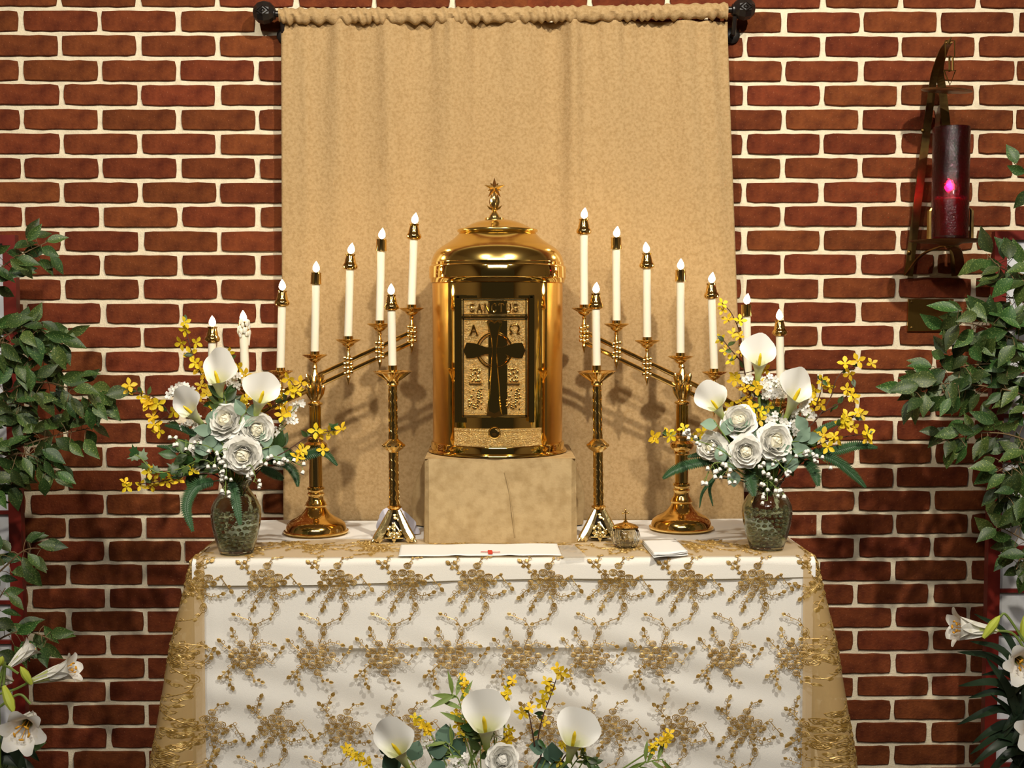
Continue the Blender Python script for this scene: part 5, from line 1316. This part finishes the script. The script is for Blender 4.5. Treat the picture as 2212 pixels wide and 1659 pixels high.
# ================================================================== SCREENS
DSC = 0.20
def screen(edge_t, edge_b, out_t, out_b, ytop, bars, vbars, sg, label):
    """edge: inner (toward the table) edge px at top/bottom"""
    xe = W(edge_t, ytop, DSC).x; sw = S(27, DSC); xo = xe + sg*0.46; zt = W(edge_t, ytop, DSC).z
    th = thing('folding_screen', ((xe+xo)/2, -DSC, 0), label, 'screen', 'red wood folding screens beside the trees')
    def bar(nm, xa, xb, za, zb_, y0, y1):
        m = MB(); m.box((min(xa, xb), y0, za), (max(xa, xb), y1, zb_)); m.build(nm, M_redwood, th, smooth=False)
    y0, y1 = -DSC-.012, -DSC+.012
    bar('stile', xe, xe+sg*sw, 0.0, zt, y0, y1); bar('stile', xo, xo-sg*sw, 0.0, zt, y0, y1)
    bar('rail', xe+sg*sw, xo-sg*sw, zt-S(18, DSC), zt, y0+.001, y1-.001); bar('rail', xe+sg*sw, xo-sg*sw, .05, .09, y0+.001, y1-.001)
    zs = [W(edge_t, y, DSC).z for y in bars]
    for z in zs: bar('lattice_bar', xe+sg*sw, xo-sg*sw, z-.0045, z+.0045, y0+.004, y1-.006)
    xv = [xe + sg*(sw + .083*k) for k in range(1, 5)]
    ztv = zs[1] if len(zs) > 1 else zt
    for x in xv: bar('lattice_bar', x-.0045, x+.0045, .09, zt-S(18, DSC), y0+.005, y1-.007)
    edges = sorted([.09] + zs + [zt-S(18, DSC)]); xs_ = [xe+sg*sw] + xv + [xo-sg*sw]
    for i in range(len(edges)-1):
        for j in range(len(xs_)-1):
            xa, xb = sorted((xs_[j], xs_[j+1])); m = MB(); m.box((xa, -DSC+.001, edges[i]), (xb, -DSC+.0025, edges[i+1])); m.build('paper_pane', M_paper, th, smooth=False)
screen(36, 0, 0, 0, 508, [622, 716, 812, 908, 1010, 1106, 1202, 1300, 1385, 1480, 1575], 0, -1, 'red wood screen with paper panes behind the tree and the open lily bloom')
screen(2146, 0, 0, 0, 500, [706, 802, 898, 994, 1088, 1182, 1275, 1366, 1462, 1557, 1650], 0, 1, 'red wood screen with paper panes beside the sanctuary lamp')

# ================================================================== FICUS TREES
def ficus(px_trunk, D, branches, label, seed):
    random.seed(seed)
    base = W(px_trunk, 1500, D); base.z = 0
    th = thing('ficus_tree', base, label, 'tree', 'artificial ficus trees beside the screens')
    top = W(px_trunk, 480, D)
    MB().tube(spline([base, base+Vector((.01,0,.5)), Vector((base.x-.01, -D, 1.1)), Vector((base.x, -D, top.z))], 6), [.016]*19, 8).build('trunk', M_bark, th)
    m = MB(); m.lathe([(.09,0),(.12,.01),(.13,.2),(.12,.2),(.001,.18)], base, 24); m.build('pot', M_pot, th)
    for pl, n, dd, sz in branches:
        pts = [W(x, y, D + dd*(i/(len(pl)-1))) for i, (x, y) in enumerate(pl)]; sp = spline(pts, 8); N_ = len(sp)
        m = MB(); m.tube(sp, [.0028*(1-.7*i/N_) for i in range(N_)], 5); br = m.build('branch', M_bark, th)
        tw = MB()
        for i in range(n):
            t = .18 + .82*(i+rnd(.2, .9))/n; k = min(N_-2, int(t*(N_-1))); q = sp[k]; d = (sp[k+1]-sp[max(0, k-1)]).normalized()
            sidev = Vector((-d.z, 0, d.x))*(1 if i % 2 else -1)
            off = sidev*rnd(.1, 1.0)*S(30, D) + Vector((0, rnd(-.05, .04), 0)) + d*rnd(-.01, .015)
            e = q + off*(1-.5*max(0, t-.8)*5*.5)
            tw.tube([q, (q+e)/2+Vector((0,0,.003)), e], .0008, 3)
            ydir = d*rnd(.3, 1.1) + sidev*rnd(.1, .8) + Vector((0, rnd(-.4, .3), rnd(-.75, .15)))
            inst('leaf', random.choice(LF_FICUS), br, frame(e, toward(e, .75, .25), y=ydir, sc=S(sz*rnd(.8, 1.2), D)))
        tw.build('twigs', M_bark, br, kind='stuff')
ficus(-70, .40, [
    ([(-70,640),(0,580),(50,548),(104,522)], 22, .02, 48), ([(-70,820),(0,735),(70,708),(135,745)], 34, .05, 54), ([(-70,800),(-10,740),(50,760),(110,790)], 27, .03, 52),
    ([(-70,900),(20,842),(95,826),(170,845),(226,858)], 38, .06, 52), ([(-70,1000),(40,965),(115,942),(195,925)], 34, .03, 50), ([(-70,1060),(20,985),(80,990),(112,1030)], 28, .05, 50),
    ([(-70,1120),(-10,1030),(40,1050)], 14, .02, 48), ([(-70,1300),(10,1225),(55,1188),(100,1185)], 16, .05, 48), ([(-70,1430),(10,1375),(60,1365),(120,1385)], 18, .06, 52),
    ([(-70,1340),(-10,1300),(12,1270)], 7, .02, 46), ([(-70,1660),(0,1610),(50,1630)], 12, .04, 54), ([(-70,930),(-10,880),(60,870)], 26, -.02, 52)],
    'leafy ficus tree before the screen with the open lily bloom', 11)
ficus(2310, .40, [
    ([(2310,650),(2212,595),(2165,580),(2130,548)], 18, .03, 54), ([(2310,760),(2200,735),(2120,705),(2050,690)], 40, .06, 58), ([(2310,900),(2200,850),(2110,832),(2030,830),(1955,850)], 46, .06, 54),
    ([(2310,840),(2180,790),(2080,790),(1985,800)], 26, .02, 50), ([(2310,1000),(2200,945),(2120,935),(2035,950)], 34, .05, 54), ([(2310,1080),(2212,1000),(2150,1020)], 24, .05, 56),
    ([(2310,1150),(2220,1060),(2170,1075)], 18, .05, 54), ([(2310,1230),(2210,1165),(2145,1130)], 14, .04, 50), ([(2310,1300),(2215,1210),(2195,1230)], 8, .05, 50),
    ([(2310,740),(2215,655),(2165,640)], 20, .01, 54), ([(2310,430),(2230,385),(2190,352)], 5, .02, 44), ([(2310,900),(2220,800),(2150,760)], 36, -.02, 56)],
    'leafy ficus tree below the sanctuary lamp plaque', 12)

# ================================================================== EASTER LILIES
def lpet(w):
    def f(uu, t):
        s_ = 2*uu-1
        r = .045 + .13*t + .40*max(0, t-.42)**1.5*1.55
        z = t - .55*max(0, t-.74)**1.4*2.0
        ww = (.05 + w*math.sin(PI*min(1, .06+.90*t**1.15)))*(1-.2*(1-t))
        return (s_*ww, r - .06*s_*s_*(1-t*.6), z)
    return MB().grid(f, 6, 14).mesh('petal', M_lily)
LP = [lpet(.20), lpet(.15)]
ANTH = MB().tube([(0,.03,.2),(0,.07,.6),(0,.12,.78)], .010, 4).ball((0,.13,.80), .045, 6, 4, (1.3, .5, .5)).mesh('stamen', M_anther)
def lily_flower(th, base, axis, L, spin=0, wide=1.0):
    axis = Vector(axis).normalized()
    m = MB(); m.lathe([(.02*L,-.05*L),(.045*L,0),(.07*L,.2*L),(.10*L,.36*L),(.085*L,.36*L),(.04*L,.08*L),(.001,.06*L)], base, 14, axis=axis); fl = m.build('flower', M_lime if False else mat_throat, th)
    M0 = frame(base, axis, sc=(L*wide, L*wide, L), spin=spin)
    for k in range(6):
        inst('petal', LP[k % 2], fl, M0 @ Matrix.Rotation(PI/3*k, 4, 'Z'))
    for k in range(5): inst('stamen', ANTH, fl, M0 @ Matrix.Rotation(2*PI/5*k+.3, 4, 'Z'))
    return fl
mat_throat = mat('lily_throat', (0.62, 0.68, 0.25), .5, translucent=.15)
def bud(th, a, b, r):
    a, b = Vector(a), Vector(b); d = b-a
    pts = [a + d*t for t in (0, .12, .35, .6, .85, 1)]
    MB().tube(pts, [r*.4, r*.6, r*.9, r, r*.6, r*.12], 8).build('bud', M_lime, th)
def strapleaf(th, pts, w):
    sp = spline(pts, 6); n = len(sp); m = MB(); vs_ = []
    for i, p in enumerate(sp):
        t = (sp[min(i+1, n-1)]-sp[max(i-1, 0)]).normalized(); v = toward(p, .0, .4); s_ = t.cross(v).normalized(); ww = w*math.sin(PI*min(1, .15+.85*i/(n-1)))**.7+.0003
        vs_ += [p - s_*ww + v*.001, p - v*.002, p + s_*ww + v*.001]
    fs = []
    for i in range(n-1): fs += [(3*i, 3*i+1, 3*i+4, 3*i+3), (3*i+1, 3*i+2, 3*i+5, 3*i+4)]
    m.add(vs_, fs); m.build('leaf', M_lilyleaf, th)
DLY = 0.60
def lily_plant(px, ytop, label):
    b = W(px, 1600, DLY); b.z = 0
    th = thing('easter_lily_plant', b, label, 'lily plant', 'potted easter lilies beside the altar')
    t = W(px, ytop, DLY); MB().tube(spline([b+Vector((0,0,.15)), (b+t)/2, t], 6), .0045, 7).build('stem', M_stem, th)
    m = MB(); m.lathe([(.05,0),(.075,.01),(.09,.16),(.08,.16),(.001,.15)], b, 24); m.build('pot', M_pot, th)
    return th, t
random.seed(21)
th, t = lily_plant(-5, 1480, 'easter lily plant with an open bloom before the screen beside the bricks')
P = lambda x, y, d=0: W(x, y, DLY+d)
lily_flower(th, P(66, 1472), P(185, 1432)-P(66, 1472)+Vector((0,-.01,0)), S(128, DLY), .3, .62)
lily_flower(th, P(70, 1542, .0), (.12, -1, -.12), S(118, DLY), .25, 1.0)
lily_flower(th, P(25, 1470, -.04), (-.45, -.75, .25), S(105, DLY), .2, .9)
lily_flower(th, P(-15, 1560, -.04), (-.3, -1, .1), S(105, DLY), .2, .9)
lily_flower(th, P(20, 1440, -.06), (.5, .3, .45), S(80, DLY), .2, .8)
bud(th, P(68, 1478, .02), P(44, 1440, .03), S(9, DLY)); bud(th, P(8, 1482, .03), P(30, 1540, .05), S(11, DLY)); bud(th, P(-4, 1440, .02), P(6, 1418, .03), S(8, DLY))
for a_, b_, c_ in (((-5,1500), (30,1490), (66,1472)), ((-5,1480), (10,1440), (40,1455)), ((-8,1520), (10,1430), (8,1482)), ((-5,1530), (40,1500), (66,1520))):
    MB().tube(spline([P(*a_), P(*b_), P(*c_)], 6), .0028, 6).build('flower_stalk', M_stem, th)
for pl in ([(-5,1600),(40,1600),(85,1645)], [(-5,1580),(30,1620),(60,1680)], [(-5,1640),(50,1650),(90,1700)], [(-5,1560),(-20,1600),(-10,1660)], [(-5,1650),(30,1600),(20,1640)]):
    strapleaf(th, [P(x, y, rnd(-.04, .0)) for x, y in pl], S(12, DLY))
th, t = lily_plant(2222, 1400, 'easter lily plant with a sideways trumpet bloom below the ficus tree')
lily_flower(th, P(2152, 1362), P(2042, 1352)-P(2152, 1362)+Vector((0,-.005,0)), S(118, DLY), .2, .82)
lily_flower(th, P(2188, 1416, .0), (-.1, -1, .02), S(112, DLY), .5, 1.0)
lily_flower(th, P(2222, 1562, .0), (-.2, -1, .1), S(118, DLY), .2, 1.0)
bud(th, P(2124, 1378, .03), P(2160, 1330, .03), S(10, DLY)); bud(th, P(2208, 1385, -.02), P(2216, 1325, -.02), S(9, DLY))
for a_, b_, c_ in (((2222,1420), (2190,1370), (2150,1362)), ((2222,1430), (2215,1420), (2195,1412)), ((2222,1400), (2175,1330), (2160,1332))):
    MB().tube(spline([P(*a_), P(*b_), P(*c_)], 6), .0028, 6).build('flower_stalk', M_stem, th)
tips = [(2105,1326), (2095,1385), (2068,1408), (2120,1458), (2070,1482), (2092,1508), (2068,1566), (2108,1552), (2100,1606), (2095,1630), (2098,1655), (2120,1690), (2130,1420), (2140,1500), (2150,1590), (2160,1640)]
for i, (x, y) in enumerate(tips):
    y0 = 1420 + 14*i
    strapleaf(th, [P(2222, y0+50, -.01), P((2222+x)/2+8, (y0+y)/2-4, rnd(-.02, .02)), P(x, y, rnd(-.02, .04))], S(rnd(7, 11), DLY))
for i in range(16):
    y = 1440 + i*18; x = 2215 - 40*math.sin(i*1.7)**2
    strapleaf(th, [P(2222, y-20, -.01), P(2205-10*(i % 3), y+30, .0), P(2180 + 20*math.sin(i), y+70, .01)], S(9, DLY))

# ================================================================== THE ROOM BEHIND THE CAMERA (seen only in the brass)
MB().box((-3.6, -7.0, 0), (-3.5, 0.25, 3.9)).build('wall_left', M_plaster, None, smooth=False, kind='structure')
MB().box((3.5, -7.0, 0), (3.6, 0.25, 3.9)).build('wall_right', M_plaster, None, smooth=False, kind='structure')
MB().box((-3.6, -7.0, 3.9), (3.6, 0.25, 4.0)).build('ceiling', M_plaster, None, smooth=False, kind='structure')

for o in list(bpy.data.objects):
    if '_o' in o: del o['_o']
